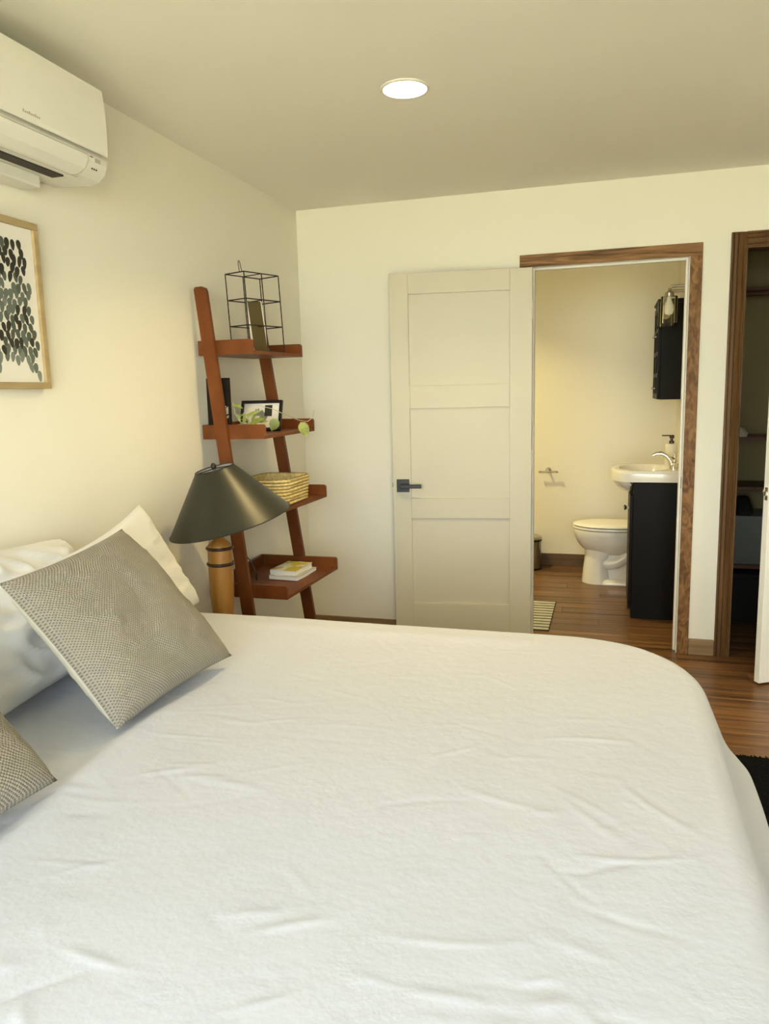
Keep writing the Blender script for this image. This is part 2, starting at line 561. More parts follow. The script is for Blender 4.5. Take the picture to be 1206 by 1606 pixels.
G().prism(moulded(C0 - 0.072, C0 - 0.004), 'z', 0, CZ + 0.07).make('side_casing', 'casing', tr)
G().prism(moulded(C1 + 0.072, C1 + 0.004), 'z', 0, CZ + 0.07).make('side_casing', 'casing', tr)
G().prism([(b_, a_) for a_, b_ in moulded(CZ + 0.070, CZ + 0.002)], 'x', C0 - 0.004, C1 + 0.004).make('head_casing', 'casing', tr)
G().box(C0 - 0.004, C0 + 0.004, D - 0.006, D + T, 0, CZ, 0.001).make('side_jamb', 'casing', tr)
G().box(C1 - 0.004, C1 + 0.004, D - 0.006, D + T, 0, CZ, 0.001).make('side_jamb', 'casing', tr)
G().box(C0 + 0.004, C1 - 0.004, D - 0.006, D + T, CZ - 0.006, CZ + 0.002, 0.001).make('head_jamb', 'casing', tr)

# ------------------------------------------------------------------ bathroom door leaf (folded back on the wall)
LW, LZ0, LZ1, LT = 0.745, 0.012, 2.03, 0.034
ang = math.atan2(4.103 - 4.005, 1.327 - 0.588)
# local frame: +u from hinge towards the free edge, front face towards the bed
dr = empty('door_1', (1.327, 4.103, 0), ang)
struct(dr, 'three-panel cream bathroom door folded back against the wall')


def dbox(name, u0, u1, z0, z1, d0, d1, mt, parent=dr, bev=0.0015):
    return G().box(-u1, -u0, d0, d1, z0, z1, bev).make(name, mt, parent, local=True)


dbox('stile', 0, 0.114, LZ0, LZ1, 0, LT, 'door')
dbox('stile', 0.645, LW, LZ0, LZ1, 0, LT, 'door')
for z0, z1 in ((1.923, LZ1), (1.326, 1.446), (0.727, 0.838), (LZ0, 0.246)):
    dbox('rail', 0.1142, 0.6448, z0, z1, 0, LT, 'door', bev=0.0012)
for z0, z1 in ((1.446, 1.923), (0.838, 1.326), (0.246, 0.727)):
    dbox('panel', 0.114, 0.645, z0, z1, 0.013, LT - 0.009, 'door', bev=0.0)
hd = dbox('handle', 0.655, 0.724, 0.874, 0.944, -0.010, 0.0, 'black', bev=0.002)
G().lathe((-0.689, -0.010, 0.909), [(0.013, 0), (0.012, 0.03), (0.012, 0.046)], 20, (0, -1, 0)).make('spindle', 'black', hd, True, local=True)
G().box(-0.703, -0.585, -0.060, -0.048, 0.899, 0.920, 0.003).make('lever', 'black', hd, local=True)
dbox('latch', 0.742, 0.749, 0.90, 0.925, 0.010, 0.024, 'black', bev=0.001)
for zz in (0.25, 1.05, 1.82):
    G().lathe((0.004, 0.036, zz - 0.045), [(0.006, 0), (0.006, 0.09)], 12).make('hinge', 'white_trim', dr, True, local=True)

# ------------------------------------------------------------------ closet door leaf, standing open
e = Vector((2.424 - 3.055, 3.791 - 4.160, 0))
a2 = math.atan2(-e.y, -e.x)
d2 = empty('door_2', (3.055, 4.160, 0), a2)
struct(d2, 'white closet door standing open, seen edge-on at the right')
L2 = e.length


def d2box(name, u0, u1, z0, z1, y0, y1, mt, bev=0.002):
    return G().box(-u1, -u0, y0, y1, z0, z1, bev).make(name, mt, d2, local=True)


d2box('stile', 0, 0.114, 0.012, 2.03, 0, 0.034, 'white_door')
d2box('stile', L2 - 0.105, L2, 0.012, 2.03, 0, 0.034, 'white_door')
for z0, z1 in ((1.92, 2.03), (1.326, 1.446), (0.727, 0.838), (0.012, 0.246)):
    d2box('rail', 0.1142, L2 - 0.1052, z0, z1, 0, 0.034, 'white_door', 0.0008)
for z0, z1 in ((1.446, 1.92), (0.838, 1.326), (0.246, 0.727)):
    d2box('panel', 0.114, L2 - 0.105, z0, z1, 0.009, 0.025, 'white_door', 0.0)
for sgn, y0 in ((-1, 0.0), (1, 0.034)):
    kn = G().lathe((-(L2 - 0.060), y0, 0.915), [(0.028, 0), (0.028, 0.005), (0.011, 0.008), (0.010, 0.026), (0.022, 0.034), (0.026, 0.045), (0.022, 0.054), (0.004, 0.058)], 24, (0, sgn, 0))
    kn.make('knob', 'chrome', d2, True, local=True)
d2box('latch_plate', L2 - 0.001, L2 + 0.001, 0.885, 0.945, 0.008, 0.026, 'chrome', 0.0004)
G().box(-(L2 + 0.012), -(L2), 0.011, 0.022, 0.905, 0.925, 0.002).make('latch', 'chrome', d2, local=True)


# ================================================================== LIGHTS OF THE ROOM
def downlight(x, y, label, power=LAMP_POWER, color=LAMP_COLOR):
    t = empty('recessed_light', (x, y, H))
    tag(t, label, 'ceiling light', 'recessed ceiling lights')
    G().lathe((x, y, H), [(0.084, 0.0), (0.084, -0.003), (0.081, -0.006), (0.0755, -0.007), (0.0745, -0.004), (0.0745, 0.0)], 48, cap=False).make('trim_ring', 'white_trim', t, True)
    G().lathe((x, y, H - 0.0005), [(0.0745, 0.0), (0.0740, -0.006), (0.06, -0.010), (0.03, -0.012), (0.001, -0.0125)], 48).make('lens', 'led', t, True)
    l = bpy.data.lights.new('recessed_lamp', 'AREA')
    l.shape = 'DISK'
    l.size = 0.14
    l.energy = power
    l.spread = rad(125)
    l.color = color
    lo = bpy.data.objects.new('recessed_lamp', l)
    lo.location = (0, 0, -0.016)
    COL.objects.link(lo)
    lo.parent = t
    return t


downlight(1.028, 2.714, 'round lit recessed light, the only one in view on the ceiling')
downlight(3.05, 2.714, 'added ceiling light near the right wall, unseen, brightening the back wall', ADDED_LAMP_POWER)  # added unseen lamp, lifts the back wall, doorway strip and floor
downlight(0.55, 5.25, 'round lit ceiling light of the bathroom, out of frame', BATH_POWER, BATH_COLOR)

# ================================================================== BED
bed = empty('bed', (1.0, 1.5, 0))
tag(bed, 'king size bed with white bedding, its head against the cream wall', 'bed')
mx = G()
mx.loft([[(p[0], p[1], z) for p in rrect(0.985, 1.5, hx, hy, 0.24)] for z, hx, hy in
         ((0.30, 0.89, 0.84), (0.32, 0.905, 0.855), (0.53, 0.905, 0.855), (0.575, 0.88, 0.83), (0.590, 0.83, 0.78))])
mx.make('mattress', 'cotton', bed, True)
G().box(0.08, 1.84, 0.68, 2.32, 0.12, 0.30, 0.01).make('bed_base', 'cloth_dark', bed)
for x in (0.16, 1.78):
    for y in (0.75, 2.25):
        G().lathe((x, y, 0.0), [(0.025, 0), (0.03, 0.12)], 16).make('leg', 'lampband', bed, True)

# duvet: one cloth laid over the mattress, hanging at the foot and sides
PX1, PY0, PY1, RC = 1.935, 0.56, 2.445, 0.34
TOPZ = 0.620


_HP = {}


def hang_profile(d, sidew):
    """outward offset and drop after the cloth has run d past the plateau edge:
    a tight roll, a steep fall, then the hem flaring out"""
    key = round(sidew, 1)
    if key not in _HP:
        tab, o, dz = [(0.0, 0.0)], 0.0, 0.0
        st = 0.004
        for k in range(160):
            t = (k + 0.5) * st
            if t < 0.07:
                th = 69 * (t / 0.07) ** 0.85
            elif t < 0.18:
                th = 69
            else:
                th = 69 - 19 * min(1.0, (t - 0.18) / 0.10)
            th = th + key * (88 - th) * min(1.0, t / 0.10)
            o += st * cos(rad(th))
            dz += st * sin(rad(th))
            tab.append((o, dz))
        _HP[key] = tab
    tab = _HP[key]
    f = min(d / 0.004, 158.99)
    i_ = int(f)
    f -= i_
    return tab[i_][0] * (1 - f) + tab[i_ + 1][0] * f, tab[i_][1] * (1 - f) + tab[i_ + 1][1] * f


def duvet_point(a, b):
    """a, b cloth coordinates on the flat; returns the draped position"""
    cx1, cy0, cy1 = PX1 - RC, PY0 + RC, PY1 - RC
    dx = a - cx1
    dy = b - cy1 if b > cy1 else (b - cy0 if b < cy0 else 0.0)
    # signed distance to the rounded plateau
    if dx > 0 and dy != 0:
        l = math.hypot(dx, dy)
        d, nx, ny = l - RC, dx / l, dy / l
    elif dx > abs(dy):
        d, nx, ny = dx - RC, 1.0, 0.0
    else:
        d, nx, ny = abs(dy) - RC, 0.0, (1.0 if dy >= 0 else -1.0)
        if dy == 0:
            d = -RC
        if dx > 0 and dx - RC > d:
            d, nx, ny = dx - RC, 1.0, 0.0
    if d <= 0:
        x, y, z, hang = a, b, TOPZ, 0.0
    else:
        o, dz = hang_profile(d, abs(ny) ** 2)
        z = TOPZ - dz
        bx, by = a - nx * d, b - ny * d
        x, y = bx + nx * o, by + ny * o
        hang = min(1.0, d / 0.3)
        # soft folds on the hanging part, growing towards the hem
        s_ = by if abs(nx) > 0.7 else bx
        f = 0.006 * hang * sin(s_ * 7.0 + 1.2 * noise.noise(Vector((bx, by, 3)))) * (1.0 if nx > 0.5 else 0.3)
        x += nx * f
        y += ny * f
    # crumples of the cotton
    p = Vector((a, b, 0))
    wz = 0.006 * noise.noise(p * 1.6 + Vector((5, 1, 0)))
    nearf = max(0.15, min(1.0, (2.1 - b) / 1.0)) * max(0.2, min(1.0, (2.0 - a) / 0.5))
    wz += 0.0012 * noise.noise(Vector((a * 3 + b * 4, a * -9 + b * 7, 1.7)))
    # ridge where the cover is folded down in front of the cushions
    rx = 0.70 + 0.05 * sin(b * 3.1)
    wz += 0.014 * math.exp(-((a - rx) / 0.035) ** 2) * (1 if b < 1.6 else max(0, 1 - (b - 1.6) / 0.25))
    wz += 0.004 * math.exp(-((b - 2.36) / 0.05) ** 2) * (1 if a < 1.5 else 0.4)
    z += wz * (1 - 0.6 * hang)
    return x, y, z


NA, NB = 330, 380
a0, a1, b0, b1 = 0.05, PX1 + 0.325, PY0 - 0.36, PY1 + 0.36
vs, uvs = [], {}
for i in range(NA + 1):
    for j in range(NB + 1):
        a = a0 + (a1 - a0) * i / NA
        b = b0 + (b1 - b0) * j / NB
        vs.append(duvet_point(a, b))
# pressed-in creases: short straight lines crossing the cloth
rc = random.Random(21)
for q_ in range(150):
    ca_, cb_ = rc.uniform(0.55, 1.85), rc.uniform(0.55, 2.3)
    if cb_ > 1.75 and rc.random() > 0.3:
        continue
    an = rc.choice((0.05, 0.25, -0.15, -0.75, 0.6, 0.4)) + rc.uniform(-0.2, 0.2)
    ln, wd = rc.uniform(0.03, 0.16), rc.uniform(0.004, 0.010)
    am = rc.uniform(0.0008, 0.0028) * (1 if rc.random() > 0.3 else -0.7) * (1.0 if cb_ < 1.5 else 0.6)
    cu_ = rc.uniform(-1.2, 1.2)
    R_ = ln * 1.3
    for i in range(max(0, int((ca_ - R_ - a0) / (a1 - a0) * NA)), min(NA, int((ca_ + R_ - a0) / (a1 - a0) * NA) + 1) + 1):
        for j in range(max(0, int((cb_ - R_ - b0) / (b1 - b0) * NB)), min(NB, int((cb_ + R_ - b0) / (b1 - b0) * NB) + 1) + 1):
            da, db_ = a0 + (a1 - a0) * i / NA - ca_, b0 + (b1 - b0) * j / NB - cb_
            lu, lv_ = da * cos(an) + db_ * sin(an), -da * sin(an) + db_ * cos(an)
            lv_ -= cu_ * lu * lu
            if abs(lu) < ln and abs(lv_) < wd * 3:
                k = i * (NB + 1) + j
                x, y, z = vs[k]
                vs[k] = (x, y, z + am * (1 - (lu / ln) ** 2) ** 2 * math.exp(-(lv_ / wd) ** 2))
fs = []
for i in range(NA):
    for j in range(NB):
        k = i * (NB + 1) + j
        fs.append((k, k + 1, k + NB + 2, k + NB + 1))
dv = G().add(vs, fs).make('duvet', 'cotton', None, True, angle=180)
so = dv.modifiers.new('thick', 'SOLIDIFY')
so.thickness = 0.012
so.offset = -1
tag(dv, 'creased white cotton duvet spread over the bed', 'duvet')


# ------------------------------------------------------------------ pillows and cushions
def pillow(name, BL, BR, TR, TL, thick, mats, label, cat, group, bow=0.06, crease=0.006, seed=0, n=44, back=False, power=0.42, uvn=None):
    BL, BR, TR, TL = map(Vector, (BL, BR, TR, TL))
    nrm = (BR - BL).cross(TL - BL).normalized()
    gq = G()
    idx = {}
    for side in (1, -1):
        for i in range(n + 1):
            for j in range(n + 1):
                u, v = 2 * i / n - 1, 2 * j / n - 1
                edge = i in (0, n) or j in (0, n)
                if side < 0 and edge:
                    idx[(side, i, j)] = idx[(1, i, j)]
                    continue
                uu = u * (1 - bow * (1 - v * v) * abs(u) ** 3)
                vv = v * (1 - bow * (1 - u * u) * abs(v) ** 3)
                s, t = (uu + 1) / 2, (vv + 1) / 2
                p = BL * (1 - s) * (1 - t) + BR * s * (1 - t) + TR * s * t + TL * (1 - s) * t
                h = thick / 2 * (max(0.0, (1 - u ** 4) * (1 - v ** 4)) ** power) * (1 - 0.15 * (u * u + v * v) / 2)
                q = Vector((u * 2.2 + seed * 3.7, v * 2.2 - seed, seed * 1.3))
                h *= 1 + 0.12 * noise.noise(q)
                rg = 1 - abs(noise.noise(Vector((u * 1.6 + seed, v * 3.6 + u, seed * 2.1))))
                h += (crease * max(0, rg - 0.75) / 0.25 + crease * 0.5 * noise.noise(q * 3)) * (1 - max(abs(u), abs(v)) ** 6)
                gq.v.append(tuple(p + nrm * side * h))
                idx[(side, i, j)] = len(gq.v) - 1
                gq.uv[len(gq.v) - 1] = (i / n, j / n)
    for side in (1, -1):
        for i in range(n):
            for j in range(n):
                f = [idx[(side, i, j)], idx[(side, i + 1, j)], idx[(side, i + 1, j + 1)], idx[(side, i, j + 1)]]
                gq.f.append(tuple(f if side > 0 else reversed(f)))
                gq.m.append(0 if side > 0 else (1 if back else 0))
    o = gq.make(name, mats, None, True, angle=180)
    return tag(o, label, cat, group)


WP = 'white pillows against the wall'
pillow('pillow', (0.315, 1.40, 0.65), (0.27, 2.02, 0.65), (0.075, 1.97, 0.985), (0.10, 1.36, 1.04), 0.135, 'pillow',
       'creased white pillow behind the left corner of the large taupe cushion', 'pillow', WP, bow=0.04, crease=0.020, seed=3)
pillow('pillow', (0.43, 1.72, 0.655), (0.265, 2.46, 0.655), (0.155, 2.285, 1.05), (0.315, 1.60, 0.985), 0.115, 'pillow',
       'white pillow with a pointed corner rising behind the taupe cushion', 'pillow', WP, bow=0.10, crease=0.008, seed=8, power=0.5)
pillow('pillow', (0.36, 0.70, 0.66), (0.36, 1.365, 0.66), (0.12, 1.34, 1.02), (0.12, 0.75, 1.03), 0.17, 'pillow',
       'white pillow at the left picture edge behind the cropped cushion', 'pillow', WP, bow=0.05, crease=0.018, seed=5)
CU = 'taupe open-weave cushions'
pillow('cushion', (0.635, 1.435, 0.648), (0.66, 1.955, 0.652), (0.35, 1.905, 1.035), (0.385, 1.385, 1.0), 0.15, ['knit', 'knit_back'],
       'square taupe open-weave cushion leaning on the white pillows', 'cushion', CU, bow=0.05, crease=0.006, seed=1, back=True, n=50, power=0.58)
pillow('cushion', (0.66, 0.68, 0.648), (0.665, 1.195, 0.652), (0.40, 1.13, 1.035), (0.40, 0.64, 1.02), 0.15, ['knit', 'knit_back'],
       'taupe open-weave cushion cropped by the left edge of the picture', 'cushion', CU, bow=0.05, crease=0.006, seed=2, back=True, n=50, power=0.58)

# ================================================================== NIGHTSTAND AND LAMP
ns = empty('nightstand', (0.27, 2.75, 0))
tag(ns, 'dark wooden nightstand hidden behind the bed, carrying the lamp', 'nightstand')
G().box(0.03, 0.50, 2.585, 2.92, 0.415, 0.44, 0.004).make('top', 'ladder', ns)
G().box(0.05, 0.48, 2.60, 2.905, 0.30, 0.415, 0.003).make('drawer_box', 'ladder', ns)
for x in (0.07, 0.46):
    for y in (2.62, 2.885):
        G().box(x - 0.018, x + 0.018, y - 0.018, y + 0.018, 0, 0.30, 0.002).make('leg', 'ladder', ns)

LX, LY = 0.236, 2.685
lp = empty('table_lamp', (LX, LY, 0.44))
tag(lp, 'turned wooden table lamp with a tilted dark conical shade', 'lamp')
prof = [(0.046, 0), (0.041, 0.004), (0.039, 0.02), (0.042, 0.10), (0.047, 0.18), (0.0495, 0.25), (0.0495, 0.30), (0.0485, 0.315), (0.0485, 0.375), (0.048, 0.385), (0.044, 0.392), (0.030, 0.404), (0.019, 0.416), (0.015, 0.424)]
G().lathe((LX, LY, 0.44), prof, 48).make('body', 'turned', lp, True, angle=50)
for z in (0.753, 0.817):
    ring = [(0.0505 + 0.005 * cos(t), 0.0065 * sin(t)) for t in [2 * pi * k / 10 for k in range(11)]]
    G().lathe((LX, LY, z), ring, 48, cap=False).make('band', 'lampband', lp, True, angle=180)
G().lathe((LX, LY, 0.862), [(0.016, 0), (0.016, 0.012), (0.011, 0.016), (0.011, 0.045), (0.017, 0.05), (0.017, 0.085), (0.008, 0.09)], 24).make('socket', 'brass', lp, True)
ax = Vector((-0.19, -0.15, 1)).normalized()      # the shade sits askew
topc = Vector((0.232, 2.685, 1.134))
botc = topc - ax * 0.22
shade = G().lathe(botc, [(0.245, 0.0), (0.076, 0.22)], 96, ax, cap=False)
shade = shade.make('lamp_shade', 'shade', lp, True)
G().lathe(botc, [(0.2425, 0.001), (0.0745, 0.2195)], 96, ax, cap=False).make('lining', 'shade_in', shade, True)
for c, r in ((botc, 0.2445), (topc, 0.076)):
    t_ = ax
    e1 = (Vector((0, 1, 0)) - t_ * t_.y).normalized()
    e2 = t_.cross(e1)
    pts = [c + (e1 * cos(2 * pi * k / 64) + e2 * sin(2 * pi * k / 64)) * r for k in range(65)]
    G().tube(pts, 0.0022, 6, cap=False).make('rim', 'black', shade, True)
sp = G()
e1 = (Vector((0, 1, 0)) - ax * ax.y).normalized()
e2 = ax.cross(e1)
for k in range(3):
    a = 2 * pi * k / 3 + 0.4
    sp.tube([topc, topc + (e1 * cos(a) + e2 * sin(a)) * 0.076], 0.0022, 6)
sp.make('spider', 'black', lp)
hp = []
for k in range(17):
    t = pi * k / 16
    hp.append(Vector((LX, LY, 0.90)) + Vector((0, 1, 0)) * 0.045 * cos(t) + (topc - Vector((LX, LY, 0.90))) * sin(t))
G().tube(hp, 0.002, 6).make('harp', 'brass', lp, True)
G().lathe(topc, [(0.006, 0), (0.011, 0.004), (0.012, 0.012), (0.007, 0.020), (0.002, 0.023)], 16, ax).make('finial', 'black', lp, True)
cord = [(0.22, 2.735, 0.446), (0.17, 2.80, 0.446), (0.13, 2.88, 0.446), (0.10, 2.935, 0.45), (0.09, 2.955, 0.53), (0.115, 3.07, 0.66), (0.14, 3.10, 0.69), (0.165, 3.10, 0.66), (0.185, 3.10, 0.61), (0.175, 3.12, 0.575)]

# ================================================================== LADDER SHELF
ls = empty('ladder_shelf', (0.2, 3.26, 0))
tag(ls, 'red-brown wooden ladder shelf leaning on the wall in the corner', 'shelf')


def leg(yf, c0, c1, ztop, w=0.058):
    """lean: centre x = c0 + c1*z"""
    prof = []
    for z, side in ((0, -1), (0, 1)):
        prof.append((c0 + c1 * z + side * w / 2, z))
    xt = c0 + c1 * ztop
    # rounded upper end, back corner cut to lie flat on the wall
    prof += [(xt + w / 2, ztop - 0.02), (xt + w / 2 - 0.006, ztop - 0.006), (xt + w / 2 - 0.022, ztop), (xt - w / 2 + 0.006, ztop - 0.002), (xt - w / 2, ztop - 0.012)]
    return G().prism(prof, 'y', yf, yf + 0.02).make('leg', 'ladder', ls)


leg(2.978, 0.241, -0.1017, 1.875)
leg(3.532, 0.298, -0.139, 1.875)
# (back x, near front x, far front x, near z, far z)
SH = [(0.014, 0.270, 0.279, 1.590, 1.595), (0.012, 0.308, 0.327, 1.230, 1.236), (0.010, 0.342, 0.379, 0.898, 0.909), (0.008, 0.378, 0.424, 0.523, 0.543)]


def tray_piece(name, par, x0, x1n, x1f, ya, yb, za, zb, zn, zf):
    """slab between y=ya..yb whose floor runs from zn (near) to zf (far)"""
    def zz(y_):
        return zn + (zf - zn) * (y_ - 3.0) / 0.53
    def xx(y_):
        return x1n + (x1f - x1n) * (y_ - 3.0) / 0.53
    r_ = []
    for h in (za, zb):
        r_.append([(x0, ya, zz(ya) + h), (xx(ya), ya, zz(ya) + h), (xx(yb), yb, zz(yb) + h), (x0, yb, zz(yb) + h)])
    return G().loft(r_).make(name, 'ladder', par)


for x0, x1n, x1f, zn, zf in SH:
    sf = tray_piece('shelf_board', ls, x0, x1n, x1f, 3.001, 3.529, 0.0, 0.014, zn, zf)
    for ya, yb, x1, z in ((3.0, 3.016, x1n, zn), (3.514, 3.53, x1f, zf)):
        pr = [(x0, z + 0.001), (x1, z + 0.001)] + [(x1 - 0.012 + 0.012 * cos(t), z + 0.050 + 0.012 * sin(t)) for t in (0, pi / 6, pi / 3, pi / 2)] + [(x0, z + 0.062)]
        G().prism(pr, 'y', ya, yb).make('side_board', 'ladder', sf)
    tray_piece('back_board', sf, x0, x0 + 0.014, x0 + 0.014, 3.0165, 3.5135, 0.014, 0.062, zn, zf)
S1, S2, S3, S4 = [(s[3] + s[4]) / 2 + 0.0155 for s in SH]
G().tube([Vector(p) for p in cord], 0.0035, 8).make('cord', 'black', lp, True)

# ------------------------------------------------------------------ wire cage on the top shelf
CH = 0.345
cg = empty('wire_display_cage', (0.155, 3.27, S1))
tag(cg, 'dark wire display cage with a hanging loop on the top ladder shelf', 'wire cage')
ca = rad(-22)
lean = -0.045
ex = Vector((cos(ca), sin(ca), 0))        # short side
ey = Vector((-sin(ca), cos(ca), 0))       # long side
up = Vector((lean, 0, 1)).normalized()
c0 = Vector((0.163, 3.285, S1 + 0.003))
HX, HY = 0.062, 0.104


def cp(u, v, h):
    return c0 + ex * u * HX + ey * v * HY + up * h


RW = 0.0026
for u in (-1, 1):
    for v in (-1, 0, 1):
        G().tube([cp(u, v, 0), cp(u, v, CH)], RW, 6).make('upright_wire', 'wire', cg, True)
for h in (0.002, CH / 3, 2 * CH / 3, CH):
    rg_ = G()
    cs = [cp(-1, -1, h), cp(1, -1, h), cp(1, 1, h), cp(-1, 1, h)]
    for k in range(4):
        rg_.tube([cs[k], cs[(k + 1) % 4]], RW, 6)
    rg_.tube([cp(-1, 0, h), cp(1, 0, h)], RW * 0.8, 6)
    rg_.make('rail_wire', 'wire', cg, True)
lpz = [cp(0.55, -1.0, CH)] + [cp(0.58 + 0.09 * cos(t), -1.0, CH + 0.040 + 0.008 * sin(t)) for t in [pi, 3 * pi / 4, pi / 2, pi / 4, 0]] + [cp(0.80, -1.0, CH)]
G().tube(lpz, 0.0016, 6).make('hanging_loop', 'wire', cg, True)
# photo card held inside the cage
cc = G()
q = [cp(0.0, -0.30, 0.004), cp(0.40, 0.32, 0.004), cp(0.15, 0.28, 0.228), cp(-0.25, -0.34, 0.228)]
nn = (q[1] - q[0]).cross(q[3] - q[0]).normalized() * 0.006
cc.loft([[p for p in q], [p + nn for p in q]])
card = tag(cc.make('card', 'olivecard'), 'olive brown card standing inside the wire cage', 'card')
eg = G()
for a_, b_ in ((0, 3), (1, 2)):
    eg.tube([q[a_] + nn / 2, q[b_] + nn / 2], 0.0042, 6)
eg.make('pale_edge', 'paper', card)

# ------------------------------------------------------------------ second shelf: dark box, photo frame, trailing plant
db = empty('dark_book', (0.07, 3.04, S2))
tag(db, 'dark brown book with white marks standing behind the near ladder leg', 'book')
G().box(0.030, 0.134, 3.020, 3.046, S2, S2 + 0.245, 0.002).make('cover', 'darkbook', db)
mk = G()
for zc, kind in ((0.104, 0), (0.086, 1), (0.068, 0), (0.120, 2)):
    xs = 0.124
    if kind == 2:
        mk.box(xs - 0.006, xs - 0.001, 3.0185, 3.020, S2 + zc, S2 + zc + 0.004)
    else:
        for k in range(2 + kind):
            o_ = k * 0.006
            mk.add([(xs - 0.006, 3.0188, S2 + zc + o_), (xs + 0.008, 3.0188, S2 + zc + o_ + 0.007), (xs + 0.008, 3.0188, S2 + zc + o_ + 0.0105), (xs - 0.006, 3.0188, S2 + zc + o_ + 0.0035)], [(0, 1, 2, 3)])
mk.make('white_marks', 'print_white', db)

pf = empty('photo_frame', (0.15, 3.33, S2))
tag(pf, 'small black photo frame with white mat behind the trailing plant', 'picture frame')
fw, fh = 0.205, 0.150
fo = Vector((0.040, 3.300, S2))
fx = Vector((0.995, 0.07, 0)).normalized()
fz = Vector((-0.06, 0.42, 1)).normalized()
fn = fx.cross(fz).normalized()          # towards the viewer (-y)
if fn.y > 0:
    fn = -fn


def fp(u, v, d):
    return fo + fx * u + fz * v + fn * d


def fbox(name, u0, u1, v0, v1, d0, d1, mt, par):
    return G().loft([[fp(u0, v0, d), fp(u1, v0, d), fp(u1, v1, d), fp(u0, v1, d)] for d in (d0, d1)]).make(name, mt, par)


fbox('frame_rail', 0, fw, 0, 0.013, 0, 0.014, 'black', pf)
fbox('frame_rail', 0, fw, fh - 0.013, fh, 0, 0.014, 'black', pf)
fbox('frame_rail', 0, 0.013, 0.013, fh - 0.013, 0, 0.014, 'black', pf)
fbox('frame_rail', fw - 0.013, fw, 0.013, fh - 0.013, 0, 0.014, 'black', pf)
mtp = fbox('mat_board', 0.013, fw - 0.013, 0.013, fh - 0.013, 0.001, 0.006, 'paper', pf)
fbox('photo_block', 0.118, 0.155, 0.072, 0.128, 0.006, 0.0066, 'bfdark', mtp)
gph = G()
tri = [(0.060, 0.075), (0.074, 0.112), (0.080, 0.100), (0.086, 0.116), (0.094, 0.098), (0.104, 0.106), (0.118, 0.088), (0.118, 0.075)]
gph.loft([[fp(u, v, d) for u, v in tri] for d in (0.006, 0.0066)])
gph.make('photo_peak', 'bfgrey', mtp)
tri = [(0.075, 0.04), (0.12, 0.04), (0.135, 0.07), (0.10, 0.078)]
G().loft([[fp(u, v, d) for u, v in tri] for d in (0.006, 0.0064)]).make('photo_shade', 'leafd', mtp)
fbox('easel', fw / 2 - 0.02, fw / 2 + 0.02, 0.0, 0.10, -0.012, 0.0, 'black', pf)

pt = empty('trailing_plant', (0.17, 3.11, S2))
tag(pt, 'small trailing green plant spilling along the second ladder shelf', 'plant')
G().lathe((0.175, 3.105, S2), [(0.034, 0), (0.040, 0.03), (0.042, 0.042), (0.038, 0.042), (0.036, 0.034)], 24).make('pot', 'pot', pt, True)


def leaf_mesh(p, d, length, width, nrm, fold=0.25):
    d = Vector(d).normalized()
    n0 = Vector(nrm)
    n0 = (n0 - d * n0.dot(d)).normalized()
    s_ = d.cross(n0)
    p = Vector(p)
    gl = G()
    rows = []
    N = 8
    for i in range(N + 1):
        t = i / N
        wv = width / 2 * max(0.02, 2.3 * t ** 0.6 * (1 - t) ** 0.95)
        c = p + d * length * t - n0 * 0.10 * length * t * t
        rows.append([c + s_ * wv + n0 * wv * fold, c, c - s_ * wv + n0 * wv * fold])
    gl.loft(rows, False, False, closed=False)
    return gl


LV = [((0.135, 3.06, S2 + 0.130), (0.9, -0.3, -0.25), 0.060, 0.022, (0, -0.6, 0.8)),
      ((0.190, 3.07, S2 + 0.075), (0.75, 0.3, 0.35), 0.075, 0.026, (0.1, -0.8, 0.6)),
      ((0.205, 3.07, S2 + 0.040), (0.85, 0.2, 0.42), 0.075, 0.036, (0.0, -0.8, 0.6)),
      ((0.300, 3.15, S2 + 0.062), (-0.35, -0.2, -0.75), 0.060, 0.058, (0.3, -0.9, 0.3)),
      ((0.350, 3.30, S2 + 0.040), (0.30, 0.15, -0.72), 0.075, 0.060, (0.3, -0.9, 0.4)),
      ((0.165, 3.06, S2 + 0.055), (-0.3, -0.2, 0.9), 0.040, 0.018, (0.2, -0.9, 0.2)),
      ((0.185, 3.06, S2 + 0.050), (0.2, -0.3, 0.9), 0.042, 0.020, (0.0, -0.9, 0.3)),
      ((0.210, 3.08, S2 + 0.055), (0.5, 0.1, 0.8), 0.040, 0.018, (0.0, -0.9, 0.3)),
      ((0.240, 3.09, S2 + 0.050), (0.8, 0.1, 0.1), 0.045, 0.022, (0.0, -0.7, 0.7)),
      ((0.175, 3.05, S2 + 0.045), (0.7, -0.3, 0.5), 0.038, 0.018, (0.0, -0.8, 0.6))]
for a in LV:
    leaf_mesh(*a).make('leaf', 'leaf', pt, True)
for k in range(26):
    a, r = random.uniform(0, 2 * pi), random.uniform(0.0, 0.035)
    p = (0.185 + r * cos(a), 3.085 + 0.5 * r * sin(a), S2 + 0.035 + random.uniform(0, 0.045))
    leaf_mesh(p, (random.uniform(-1, 1), random.uniform(-1, 0.2), random.uniform(0.2, 1)), 0.018, 0.009, (0, -0.8, 0.6)).make('leaf', 'leaf', pt, True)
